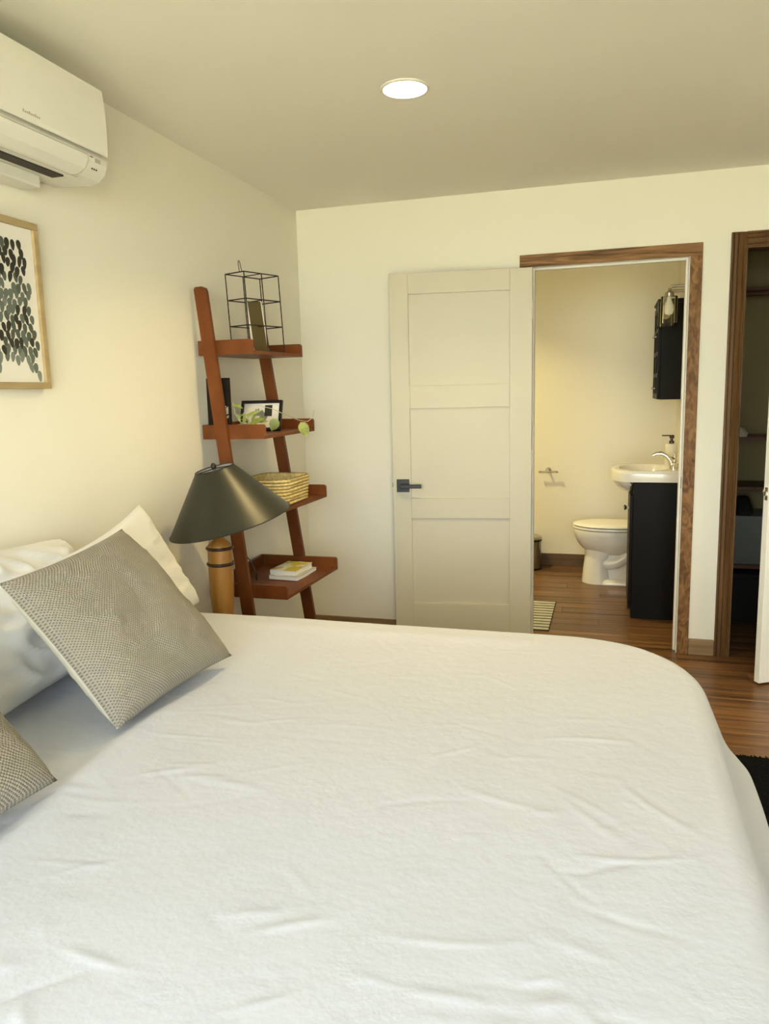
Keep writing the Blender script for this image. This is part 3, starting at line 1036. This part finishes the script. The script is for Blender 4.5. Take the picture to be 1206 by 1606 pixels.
for pts in ([(0.18, 3.09, S2 + 0.03), (0.20, 3.08, S2 + 0.10), (0.24, 3.10, S2 + 0.122), (0.29, 3.14, S2 + 0.105), (0.325, 3.22, S2 + 0.070), (0.345, 3.30, S2 + 0.048), (0.360, 3.36, S2 + 0.040), (0.370, 3.40, S2 + 0.055), (0.372, 3.42, S2 + 0.09)],
            [(0.17, 3.08, S2 + 0.03), (0.14, 3.06, S2 + 0.09), (0.135, 3.06, S2 + 0.14)],
            [(0.18, 3.08, S2 + 0.03), (0.20, 3.07, S2 + 0.075), (0.26, 3.09, S2 + 0.105)]):
    G().tube(pts, 0.0017, 6).make('stem', 'stem', pt, True)

# ------------------------------------------------------------------ third shelf: woven basket
bk = empty('woven_basket', (0.215, 3.275, S3))
tag(bk, 'pale woven straw basket on the third ladder shelf', 'basket')
NR = 8
bh = 0.118
for k in range(NR):
    rings = []
    z0 = S3 + bh * k / NR
    ex_ = 0.004 + 0.010 * (k / NR)
    def ring(off, z, ph):
        out = rrect(0.222, 3.275, 0.108 + ex_ + off, 0.150 + ex_ + off, 0.06, 12)
        n_ = len(out)
        res = []
        for i_, p in enumerate(out):
            # braid: each strand bulges in turn along the coil
            f = 0.0022 * sin(i_ / n_ * 2 * pi * 36 + ph)
            c = Vector((p[0] - 0.222, p[1] - 3.275, 0)).normalized() * f
            res.append((p[0] + c.x, p[1] + c.y, z + 0.0012 * sin(i_ / n_ * 2 * pi * 18 + ph)))
        return res
    ph = pi * (k % 2)
    hh = bh / NR
    prof = [(-0.007, 0.0), (0.0, 0.002), (0.0035, hh * 0.5), (0.0, hh - 0.001), (-0.007, hh), (-0.007, 0.0)]
    G().loft([ring(o_, z0 + h_, ph) for o_, h_ in prof], False, False).make('coil', 'straw' if k < NR - 1 else 'straw', bk, True, angle=120)
G().loft([[(p[0], p[1], z) for p in rrect(0.222, 3.275, 0.108, 0.150, 0.058, 12)] for z in (S3, S3 + 0.006)]).make('base', 'straw', bk)
rp = [(p[0], p[1], S3 + bh) for p in rrect(0.222, 3.275, 0.118, 0.160, 0.062, 12)]
G().tube(rp + [rp[0]], 0.0035, 6, cap=False).make('rim', 'strawrim', bk, True)

# ------------------------------------------------------------------ fourth shelf: two books
def book(name, cx, cy, w_, l_, z, h, rot, cover, label):
    t = empty(name, (cx, cy, z), rot)
    tag(t, label, 'book', 'books on the lowest ladder shelf')
    x0, x1, y0, y1 = -w_ / 2, w_ / 2, -l_ / 2, l_ / 2
    G().box(x0, x1, y0, y1, 0, 0.002, 0.0006, seg=1).make('cover', cover, t, local=True)
    G().box(x0, x1, y0, y1, h - 0.002, h, 0.0006, seg=1).make('cover', cover, t, local=True)
    G().box(x0, x0 + 0.002, y0, y1, 0.002, h - 0.002).make('spine', cover, t, local=True)
    G().box(x0 + 0.002, x1 - 0.003, y0 + 0.002, y1 - 0.002, 0.002, h - 0.002).make('pages', 'pages', t, local=True)
    return t


book('book', 0.262, 3.345, 0.150, 0.215, S4, 0.020, rad(-4), 'cover2', 'pale blue-grey book lying under the yellow-green book')
book('book', 0.255, 3.342, 0.132, 0.195, S4 + 0.020, 0.026, rad(-3), 'cover1', 'book with a white, yellow and green cover on top of the pale one')

# ================================================================== AIR CONDITIONER
AY0, AY1 = 1.385, 2.183
ac = empty('air_conditioner', (0.0, (AY0 + AY1) / 2, 2.044))
tag(ac, 'white wall-mounted air conditioner high above the framed print', 'air conditioner')
body = [(0.001, 2.088), (0.001, 2.352), (0.17, 2.352), (0.185, 2.345), (0.185, 2.150), (0.200, 2.146), (0.200, 2.128), (0.190, 2.104), (0.168, 2.086), (0.135, 2.078), (0.06, 2.082)]
G().prism(body, 'y', AY0 + 0.003, AY1 - 0.003).make('body', 'ac2', ac)
fpn = [(0.183, 2.162), (0.183, 2.350), (0.165, 2.357), (0.190, 2.357), (0.199, 2.350), (0.205, 2.30), (0.2065, 2.23), (0.205, 2.165), (0.2035, 2.158)]
fpn = [(0.150, 2.349), (0.150, 2.357), (0.192, 2.357), (0.200, 2.350), (0.2055, 2.30), (0.207, 2.23), (0.2055, 2.168), (0.203, 2.158), (0.198, 2.158), (0.190, 2.175), (0.186, 2.20), (0.186, 2.349)]
G().prism(fpn, 'y', AY0, AY1).make('front_panel', 'ac', ac)
# louvre flap lying on the curved lower front
lv = [(0.2015, 2.140), (0.2015, 2.128), (0.1915, 2.102), (0.1690, 2.0840), (0.1600, 2.0812), (0.1675, 2.0890), (0.1885, 2.107), (0.1985, 2.130), (0.1985, 2.140)]
G().prism(lv, 'y', AY0 + 0.10, AY1 - 0.095).make('louvre', 'ac', ac)
for (x0, z0), (x1, z1), yy in (((0.2008, 2.1425), (0.2012, 2.1400), 0), ((0.1580, 2.0825), (0.1580, 2.0812), 0)):
    G().tube([(x0, AY0 + 0.10, z0 - 0.001), (x0, AY1 - 0.095, z0 - 0.001)], 0.0011, 6).make('louvre_gap', 'acgrey', ac)
G().box(0.100, 0.140, AY0 + 0.11, AY1 - 0.135, 2.0745, 2.086).make('air_slot', 'acdark', ac)
G().box(0.001, 0.070, AY0 + 0.06, AY1 - 0.150, 2.044, 2.0825, 0.006).make('back_plate', 'ac2', ac)
G().box(0.1995, 0.2010, AY1 - 0.060, AY1 - 0.034, 2.128, 2.140, 0.0003, seg=1).make('sensor_window', 'acgrey', ac)
G().box(0.1998, 0.2008, AY1 - 0.084, AY1 - 0.070, 2.1385, 2.1410).make('indicator', 'gap', ac)
for k in range(3):
    G().box(0.1925 - 0.001, 0.1935 + 0.0015, AY1 - 0.050 - 0.010 * k, AY1 - 0.046 - 0.010 * k, 2.107, 2.111).make('indicator', 'gap', ac)
lc = [(0.2019, 2.1395), (0.2019, 2.128), (0.1925, 2.1045), (0.1800, 2.0905), (0.1690, 2.0830), (0.1600, 2.0805)]
G().tube([(x_, AY1 - 0.094 - 0.03 * (i_ / 5) ** 2, z_) for i_, (x_, z_) in enumerate(lc)], 0.0011, 6).make('louvre_gap', 'acgrey', ac)
lg = G()
for k in range(9):
    lg.box(0.2062, 0.2068, 1.82 + 0.0075 * k, 1.8245 + 0.0075 * k, 2.176, 2.181 + 0.003 * ((k * 7) % 3 == 0))
lg.make('brand_mark', 'acgrey', ac)

# ================================================================== FRAMED PRINT
PY0_, PY1_, PZ0, PZ1 = 1.36, 2.050, 1.450, 1.947
pr = empty('framed_print', (0.0, (PY0_ + PY1_) / 2, PZ0))
tag(pr, 'pale oak framed print of grey-green leaf shapes on the bed wall', 'picture')
FW = 0.020
G().box(0.002, 0.030, PY0_, PY1_, PZ0, PZ0 + FW, 0.0012).make('frame_rail', 'frame', pr)
G().box(0.002, 0.030, PY0_, PY1_, PZ1 - FW, PZ1, 0.0012).make('frame_rail', 'frame', pr)
G().box(0.002, 0.030, PY0_, PY0_ + FW, PZ0 + FW, PZ1 - FW, 0.0012).make('frame_rail', 'frame', pr)
G().box(0.002, 0.030, PY1_ - FW, PY1_, PZ0 + FW, PZ1 - FW, 0.0012).make('frame_rail', 'frame', pr)
pap = G().box(0.003, 0.020, PY0_ + FW, PY1_ - FW, PZ0 + FW, PZ1 - FW).make('paper', 'paper', pr)
art = G()
rr = random.Random(11)


def blob(yc, zc, w_, h_, rot, mi, dx):
    n_ = 12
    pts = []
    for k in range(n_):
        t = 2 * pi * k / n_
        # teardrop, narrow end down
        yy = w_ / 2 * sin(t) * (0.78 + 0.22 * cos(t))
        zz = h_ / 2 * cos(t)
        pts.append((0.0202 + dx, yc + yy * cos(rot) - zz * sin(rot), zc + yy * sin(rot) + zz * cos(rot)))
    art.add(pts, [tuple(range(n_))], mi)


yc_ = (PY0_ + PY1_) / 2
cnt = 0
z_ = PZ1 - 0.055
r_i = 0
while z_ > PZ0 + 0.035:
    y_ = PY0_ + 0.040 + (0.0095 if r_i % 2 else 0)
    while y_ < PY1_ - 0.030:
        s_ = abs(y_ - yc_) / ((PY1_ - PY0_) / 2)
        lowb = PZ0 + 0.045 + 0.055 * (1 - s_) + 0.02 * sin(y_ * 30)
        topb = PZ1 - 0.050 - 0.02 * abs(sin(y_ * 23))
        if lowb < z_ < topb and s_ < 0.905 - 0.10 * max(0.0, (z_ - PZ0 - 0.05) / 0.4) + 0.02 * sin(z_ * 80) and rr.random() > 0.06:
            v_ = noise.noise(Vector((y_ * 9, z_ * 9, 2))) + rr.uniform(-0.25, 0.25)
            mi = 2 if v_ > 0.22 else (1 if v_ > 0.0 else (0 if v_ > -0.28 else 3))
            blob(y_ + rr.uniform(-0.004, 0.004), z_ + rr.uniform(-0.006, 0.006), rr.uniform(0.021, 0.026), rr.uniform(0.028, 0.036), rr.uniform(-0.3, 0.3), mi, 0.00001 * (cnt % 40))
            cnt += 1
        y_ += 0.0215
    z_ -= 0.0235
    r_i += 1
art.make('leaf_print', ['leafa', 'leafb', 'leafc', 'leafd'], pap)

# ================================================================== BATHROOM
# vanity cabinet
vn = empty('vanity_cabinet', (2.03, 5.05, 0))
tag(vn, 'black-brown vanity cabinet under the white sink', 'cabinet')
G().box(1.868, 2.198, 4.80, 5.30, 0.0, 0.843, 0.002).make('body', 'vanity', vn)
for ya, yb, ky in ((4.806, 5.047, 5.02), (5.053, 5.294, 5.08)):
    dd = G().box(1.850, 1.868, ya, yb, 0.06, 0.765, 0.002).make('door', 'vanity', vn)
    G().lathe((1.850, ky, 0.655), [(0.006, 0), (0.005, 0.014), (0.012, 0.022), (0.013, 0.028), (0.006, 0.032)], 16, (-1, 0, 0)).make('knob', 'nickel', dd, True)
# sink
sk = empty('sink', (2.02, 5.05, 0.844))
tag(sk, 'white sink top with a rounded bowl projecting over the black vanity', 'sink')
cxs, cys = 1.955, 5.05


def outline(t, grow=0.0):
    """plan outline: rectangle against the wall with a bowed front"""
    dx, dy = cos(t), sin(t)
    best = 9
    for (lim, comp) in ((2.198 - cxs, dx), (4.79 - cys, dy), (5.31 - cys, dy)):
        if comp * lim > 1e-9:
            best = min(best, lim / comp)
    # bowed front x = 1.85 - .118*cos(...)
    lo_, hi_ = 0.0, best
    for _ in range(30):
        md = (lo_ + hi_) / 2
        x_, y_ = cxs + dx * md, cys + dy * md
        s_ = min(1.0, abs(y_ - cys) / 0.255)
        fr = 1.848 - 0.115 * math.sqrt(max(0.0, 1 - s_ ** 2.2))
        if x_ < fr:
            hi_ = md
        else:
            lo_ = md
    return Vector((cxs + dx * lo_, cys + dy * lo_, 0))


NS = 96
ts = [2 * pi * k / NS for k in range(NS)]
rim_in = [Vector((1.935 + 0.150 * cos(t), 5.05 + 0.205 * sin(t), 0)) for t in ts]
out_r = [outline(t) for t in ts]


def zr(ps, z, f=0.0, c=Vector((cxs, cys, 0))):
    return [Vector((p.x + (c.x - p.x) * f, p.y + (c.y - p.y) * f, z)) for p in ps]


skg = G()
skg.loft([zr(out_r, 0.846, 0.01), zr(out_r, 0.890), zr(out_r, 0.905, 0.006), zr(out_r, 0.913, 0.03), zr(rim_in, 0.912, -0.04), zr(rim_in, 0.906, 0.0), zr(rim_in, 0.87, 0.12, Vector((1.935, 5.05, 0))),
          zr(rim_in, 0.82, 0.32, Vector((1.935, 5.05, 0))), zr(rim_in, 0.795, 0.65, Vector((1.935, 5.05, 0))), zr(rim_in, 0.79, 0.98, Vector((1.935, 5.05, 0)))], True, True)
skg.make('basin', 'porcelain', sk, True, angle=60)
bl = G()
rings = []
for i in range(11):
    ph = pi / 2 * i / 10
    cz, rz_ = 0.892, cos(ph)
    z = 0.892 - 0.128 * sin(ph)
    rings.append([Vector((1.8495 - 0.114 * rz_ * sin(t) - 0.0005, 5.05 + (0.254 * (0.35 + 0.65 * rz_)) * cos(t) * (rz_ ** 0.3 if rz_ > 0 else 0), z)) for t in [pi * k / 24 for k in range(25)]])
bl.loft(rings, False, False, closed=False)
bl.make('bowl_front', 'porcelain', sk, True, angle=180)
# faucet
fc = empty('faucet', (2.105, 5.05, 0.912))
tag(fc, 'chrome faucet with an arched spout on the white sink', 'faucet')
G().loft([[(p[0], p[1], z) for p in rrect(2.105, 5.05, 0.026 - s_, 0.075 - s_, 0.024 - s_)] for z, s_ in ((0.909, 0), (0.925, 0), (0.930, 0.005))]).make('base', 'chrome', fc, True)
G().tube([(2.10, 5.05, 0.925), (2.09, 5.05, 0.955), (2.065, 5.05, 0.985), (2.035, 5.05, 0.998), (2.005, 5.05, 0.997), (1.985, 5.05, 0.985)], [0.018, 0.017, 0.015, 0.013, 0.012, 0.011], 16).make('spout', 'chrome', fc, True)
G().lathe((2.112, 5.05, 0.925), [(0.018, 0), (0.018, 0.03), (0.006, 0.04), (0.006, 0.062), (0.010, 0.066), (0.008, 0.078), (0.002, 0.08)], 20).make('lift_rod', 'chrome', fc, True)
for y in (5.0, 5.10):
    G().lathe((2.108, y, 0.925), [(0.017, 0), (0.013, 0.02), (0.02, 0.028), (0.02, 0.042), (0.012, 0.048)], 20).make('handle', 'chrome', fc, True)
# soap
sb = empty('soap_dispenser', (2.105, 5.215, 0.912))
tag(sb, 'white soap bottle with a black pump beside the faucet', 'soap bottle')
G().lathe((2.105, 5.215, 0.912), [(0.036, 0), (0.038, 0.004), (0.038, 0.130), (0.034, 0.136), (0.016, 0.138)], 32).make('bottle', 'soap', sb, True)
pm = G().lathe((2.105, 5.215, 1.048), [(0.016, 0), (0.016, 0.018), (0.009, 0.020), (0.009, 0.034), (0.015, 0.036), (0.015, 0.054), (0.012, 0.056)], 24)
pm.make('pump', 'lampband', sb, True)
G().box(2.045, 2.105, 5.209, 5.221, 1.096, 1.104, 0.002).make('nozzle', 'lampband', sb)

# wall cabinet over the toilet
wc = empty('wall_cabinet', (2.11, 5.70, 1.32))
tag(wc, 'black wall cabinet hanging above the toilet', 'cabinet')
G().box(2.036, 2.198, 5.45, 5.95, 1.325, 1.955, 0.002).make('body', 'vanity', wc)
G().prism([(2.010, 1.975), (2.199, 1.975), (2.199, 1.950), (2.034, 1.950)], 'y', 5.435, 5.965).make('cornice', 'vanity', wc)
for ya, yb in ((5.453, 5.697), (5.703, 5.947)):
    dd = empty('door', Vector((2.03, (ya + yb) / 2, 1.33)) - WORLD[wc.name])
    dd.parent = wc
    WORLD[dd.name] = Vector((2.03, (ya + yb) / 2, 1.33))
    G().box(2.018, 2.036, ya, ya + 0.035, 1.328, 1.945, 0.002).make('stile', 'vanity', dd)
    G().box(2.018, 2.036, yb - 0.035, yb, 1.328, 1.945, 0.002).make('stile', 'vanity', dd)
    for z0, z1 in ((1.328, 1.365), (1.475, 1.50), (1.62, 1.645), (1.77, 1.795), (1.91, 1.945)):
        G().box(2.018, 2.036, ya + 0.035, yb - 0.035, z0, z1, 0.002).make('rail', 'vanity', dd)
    for z0, z1 in ((1.365, 1.475), (1.50, 1.62), (1.645, 1.77), (1.795, 1.91)):
        G().box(2.026, 2.029, ya + 0.035, yb - 0.035, z0, z1).make('pane', 'mirror', dd)
    ky = yb - 0.018 if ya < 5.6 else ya + 0.018
    for kz in (1.40, 1.75):
        G().lathe((2.018, ky, kz), [(0.005, 0), (0.004, 0.010), (0.010, 0.016), (0.010, 0.021), (0.003, 0.024)], 14, (-1, 0, 0)).make('knob', 'nickel', dd, True)

# vanity light with two glass shades
vl = empty('vanity_light', (2.2, 5.08, 1.97))
tag(vl, 'nickel vanity light with clear glass shades in front of the wall cabinet', 'wall light')
G().box(2.178, 2.199, 4.86, 5.30, 1.955, 2.02, 0.004).make('back_plate', 'nickel', vl)
for y in (4.955, 5.205):
    G().tube([(2.18, y, 1.995), (2.06, y, 1.995), (2.048, y, 1.985), (2.046, y, 1.965)], 0.008, 10).make('arm', 'nickel', vl, True)
    G().lathe((2.046, y, 1.935), [(0.026, 0), (0.026, 0.022), (0.012, 0.032), (0.006, 0.05), (0.001, 0.055)], 24).make('socket_cup', 'nickel', vl, True)
    s_ = G().lathe((2.046, y, 1.782), [(0.047, 0), (0.047, 0.155), (0.026, 0.158), (0.026, 0.156), (0.0445, 0.153), (0.0445, 0.0), (0.047, 0)], 40, cap=False).make('glass_shade', 'clear', vl, True)
    G().lathe((2.046, y, 1.935), [(0.012, 0), (0.014, -0.02), (0.026, -0.05), (0.029, -0.075), (0.022, -0.098), (0.004, -0.108)], 24).make('bulb', 'bulb', vl, True)

# toilet, facing the left
TY = 5.72
tl = empty('toilet', (1.8, TY, 0))
tag(tl, 'white porcelain toilet with closed lid beside the vanity', 'toilet')


def egg(xf, xb, ry, z, n_=40):
    """egg plan: round front at xf, squarer back at xb"""
    out = []
    cx = xf + (xb - xf) * 0.52
    for k in range(n_):
        t = 2 * pi * k / n_
        c_, s_ = cos(t), sin(t)
        rx = (cx - xf) if c_ < 0 else (xb - cx)
        p_ = 1.0 if c_ < 0 else 0.75
        out.append((cx + rx * math.copysign(abs(c_) ** p_, c_), TY + ry * math.copysign(abs(s_) ** 0.95, s_), z))
    return out


G().loft([egg(1.60, 1.90, 0.075, 0.215), egg(1.575, 1.92, 0.10, 0.232), egg(1.545, 1.94, 0.128, 0.255), egg(1.510, 1.96, 0.157, 0.295), egg(1.488, 1.97, 0.176, 0.345), egg(1.478, 1.97, 0.184, 0.385), egg(1.480, 1.97, 0.183, 0.398)]).make('bowl', 'porcelain', tl, True, angle=60)
pdg = G()
pdg.loft([egg(1.545, 1.76, 0.115, 0.0), egg(1.546, 1.755, 0.113, 0.02), egg(1.555, 1.74, 0.105, 0.12), egg(1.565, 1.75, 0.10, 0.20), egg(1.56, 1.80, 0.105, 0.26)])
pdg.make('pedestal', 'porcelain', tl, True, angle=60)
G().loft([[(p[0], p[1], z) for p in rrect(1.86, TY, 0.20 - s_, 0.112 - s_, 0.05)] for z, s_ in ((0, 0), (0.022, 0.002), (0.034, 0.014))]).make('foot', 'porcelain', tl, True, angle=60)
G().loft([[(p[0], p[1], z) for p in rrect(1.83, TY, hx, hy, 0.05)] for z, hx, hy in ((0.02, 0.17, 0.062), (0.14, 0.17, 0.062), (0.30, 0.18, 0.085), (0.36, 0.19, 0.11))]).make('trap_body', 'porcelain', tl, True, angle=60)
for sg in (-1, 1):
    G().tube([(1.70, TY + sg * 0.055, 0.15), (1.74, TY + sg * 0.062, 0.145), (1.79, TY + sg * 0.062, 0.155), (1.85, TY + sg * 0.060, 0.20), (1.93, TY + sg * 0.055, 0.27)], 0.042, 16).make('trapway', 'porcelain', tl, True, angle=80)
G().loft([[(p[0], p[1], z) for p in egg(1.483, 1.965, 0.178, 0)] for z in (0.398, 0.402)]).make('seat_gap_shade', 'gap', tl)  # dark slab colours in the shade under the seat
G().loft([egg(1.478, 1.968, 0.183, 0.402), egg(1.474, 1.97, 0.187, 0.410), egg(1.478, 1.968, 0.184, 0.419)]).make('seat', 'seat', tl, True, angle=60)
G().loft([[(p[0], p[1], z) for p in egg(1.484, 1.965, 0.178, 0)] for z in (0.419, 0.423)]).make('lid_gap_shade', 'gap', tl)  # dark slab colours in the shade under the lid
G().loft([egg(1.480, 1.968, 0.182, 0.423), egg(1.476, 1.97, 0.186, 0.430), egg(1.484, 1.965, 0.180, 0.439), egg(1.53, 1.93, 0.14, 0.445), egg(1.62, 1.85, 0.06, 0.447)]).make('lid', 'seat', tl, True, angle=60)
G().loft([[(p[0], p[1], z) for p in rrect(2.09, TY, hx, hy, 0.03)] for z, hx, hy in ((0.37, 0.085, 0.19), (0.40, 0.09, 0.205), (0.72, 0.098, 0.225))]).make('tank', 'porcelain', tl, True, angle=60)
G().loft([[(p[0], p[1], z) for p in rrect(2.09, TY, hx, hy, 0.03)] for z, hx, hy in ((0.72, 0.104, 0.235), (0.745, 0.104, 0.235), (0.755, 0.095, 0.225))]).make('tank_lid', 'porcelain', tl, True, angle=60)

# paper holder
ph_ = empty('paper_holder', (1.262, BW, 0.762))
tag(ph_, 'empty nickel toilet paper holder on the bathroom wall', 'paper holder')
G().lathe((1.262, BW - 0.0005, 0.775), [(0.022, 0), (0.022, 0.006), (0.010, 0.010), (0.009, 0.06)], 24, (0, -1, 0)).make('post', 'nickel', ph_, True)
G().tube([(1.198, BW - 0.055, 0.765), (1.330, BW - 0.055, 0.767)], 0.0075, 12).make('bar', 'chrome', ph_, True)
for x in (1.198, 1.330):
    G().lathe((x, BW - 0.055, 0.7575), [(0.009, 0), (0.009, 0.016)], 12).make('end_stop', 'nickel', ph_, True)

# pedal bin
bn = empty('waste_bin', (1.135, 6.04, 0))
tag(bn, 'small steel waste bin with a black collar by the bathroom wall', 'bin')
G().lathe((1.135, 6.04, 0), [(0.088, 0), (0.088, 0.014)], 40).make('base_ring', 'black', bn, True)
G().lathe((1.135, 6.04, 0.014), [(0.085, 0), (0.085, 0.215)], 40).make('bucket', 'steel', bn, True)
G().lathe((1.135, 6.04, 0.229), [(0.089, 0), (0.091, 0.012), (0.089, 0.014)], 40).make('collar', 'black', bn, True)
G().lathe((1.135, 6.04, 0.243), [(0.090, 0), (0.090, 0.012), (0.082, 0.022), (0.05, 0.030), (0.005, 0.033)], 40).make('lid', 'nickel', bn, True)

# bath mat
bmat = empty('bath_mat', (1.13, 4.75, 0))
tag(bmat, 'pale grey ribbed bath mat on the bathroom floor', 'bath mat')
G().box(0.86, 1.403, 4.43, 5.07, 0.0, 0.006, 0.002).make('backing', 'mat_base', bmat)
nrib = 11
for k in range(nrib):
    yy = 4.433 + (5.067 - 4.433) * k / nrib
    G().box(0.862, 1.400, yy, yy + 0.036, 0.005, 0.011, 0.003).make('rib', 'mat_rib', bmat, True)

# ================================================================== CLOSET CONTENTS
cs = empty('closet_shelf', (3.0, 4.98, 1.93))
tag(cs, 'dark wood rail board high in the closet', 'shelf')
G().box(2.312, 3.798, 4.96, 5.148, 1.945, 1.965, 0.002).make('board', 'closet_wood', cs)
G().tube([(2.312, 4.95, 1.925), (3.798, 4.95, 1.925)], 0.014, 12).make('rod', 'closet_wood', cs, True)
for z, label in ((1.09, 'dark wood closet shelf at waist height with pale cloth'), (0.80, 'dark wood closet shelf under the waist-high shelf'), (0.335, 'low dark closet shelf carrying the grey bin')):
    tag(G().box(2.312, 3.798, 4.82, 5.148, z, z + 0.022, 0.002).make('closet_shelf', 'closet_wood'), label, 'shelf')
cl = G()
cl.loft([[(p[0] + 0.006 * sin(k * 2.1), p[1], z) for k, p in enumerate(rrect(2.40, 4.90, hx, hy, 0.03))] for z, hx, hy in ((1.112, 0.085, 0.07), (1.135, 0.09, 0.075), (1.16, 0.07, 0.06), (1.172, 0.03, 0.03))])
tag(cl.make('folded_cloth', 'cloth_pale', None, True), 'pale crumpled cloth on the waist-high closet shelf', 'cloth')
bx = empty('storage_bin', (2.62, 4.98, 0.357))
tag(bx, 'grey plastic storage bin on the low closet shelf', 'storage bin')
G().loft([[(p[0], p[1], z) for p in rrect(2.62, 4.98, hx, hy, 0.03)] for z, hx, hy in ((0.357, 0.22, 0.13), (0.365, 0.225, 0.135), (0.63, 0.245, 0.15))]).make('tub', 'bin_grey', bx, True)
G().loft([[(p[0], p[1], z) for p in rrect(2.62, 4.98, hx, hy, 0.03)] for z, hx, hy in ((0.63, 0.258, 0.16), (0.65, 0.258, 0.16))]).make('lid', 'bin_grey', bx, True)
for x, label in ((2.50, 'dark shoe lying on the left of the grey closet bin'), (2.68, 'dark shoe lying on the right of the grey closet bin')):
    st = G().loft([[(p[0], p[1], z) for p in rrect(x, 4.97, hx, hy, 0.035)] for z, hx, hy in ((0.651, 0.042, 0.125), (0.675, 0.045, 0.13), (0.715, 0.036, 0.10), (0.745, 0.03, 0.05))])
    tag(st.make('shoe', 'cloth_dark', None, True), label, 'shoe', 'shoes on the closet bin')

dk = empty('closet_dark_filler', (2.62, 4.98, 0))  # added black box, stands in for the darkness below the low shelf
tag(dk, 'added black box filling the dark space under the low closet shelf', 'box')
G().box(2.33, 3.05, 4.84, 5.13, 0.0, 0.27, 0.01).make('tub', 'cloth_dark', dk)
G().box(2.325, 3.055, 4.835, 5.135, 0.27, 0.30, 0.008).make('lid', 'cloth_dark', dk)

# ================================================================== RUG
rg2 = empty('rug', (2.72, 1.8, 0))
tag(rg2, 'black rug with a short fringe beside the foot of the bed', 'rug')
G().box(1.90, 3.55, 0.55, 3.005, 0.0, 0.011, 0.003).make('pile', 'rug', rg2)
fr = G()
rr = random.Random(5)
x = 1.905
while x < 3.545:
    l_ = rr.uniform(0.018, 0.036)
    d_ = rr.uniform(-0.007, 0.007)
    fr.tube([(x, 3.0, 0.006), (x + d_ * 0.5, 3.0 + l_ * 0.5, 0.006), (x + d_, 3.0 + l_, 0.003)], [0.003, 0.0025, 0.0015], 4)
    x += 0.0075
tag(fr.make('fringe', 'rug', rg2), kind='stuff')
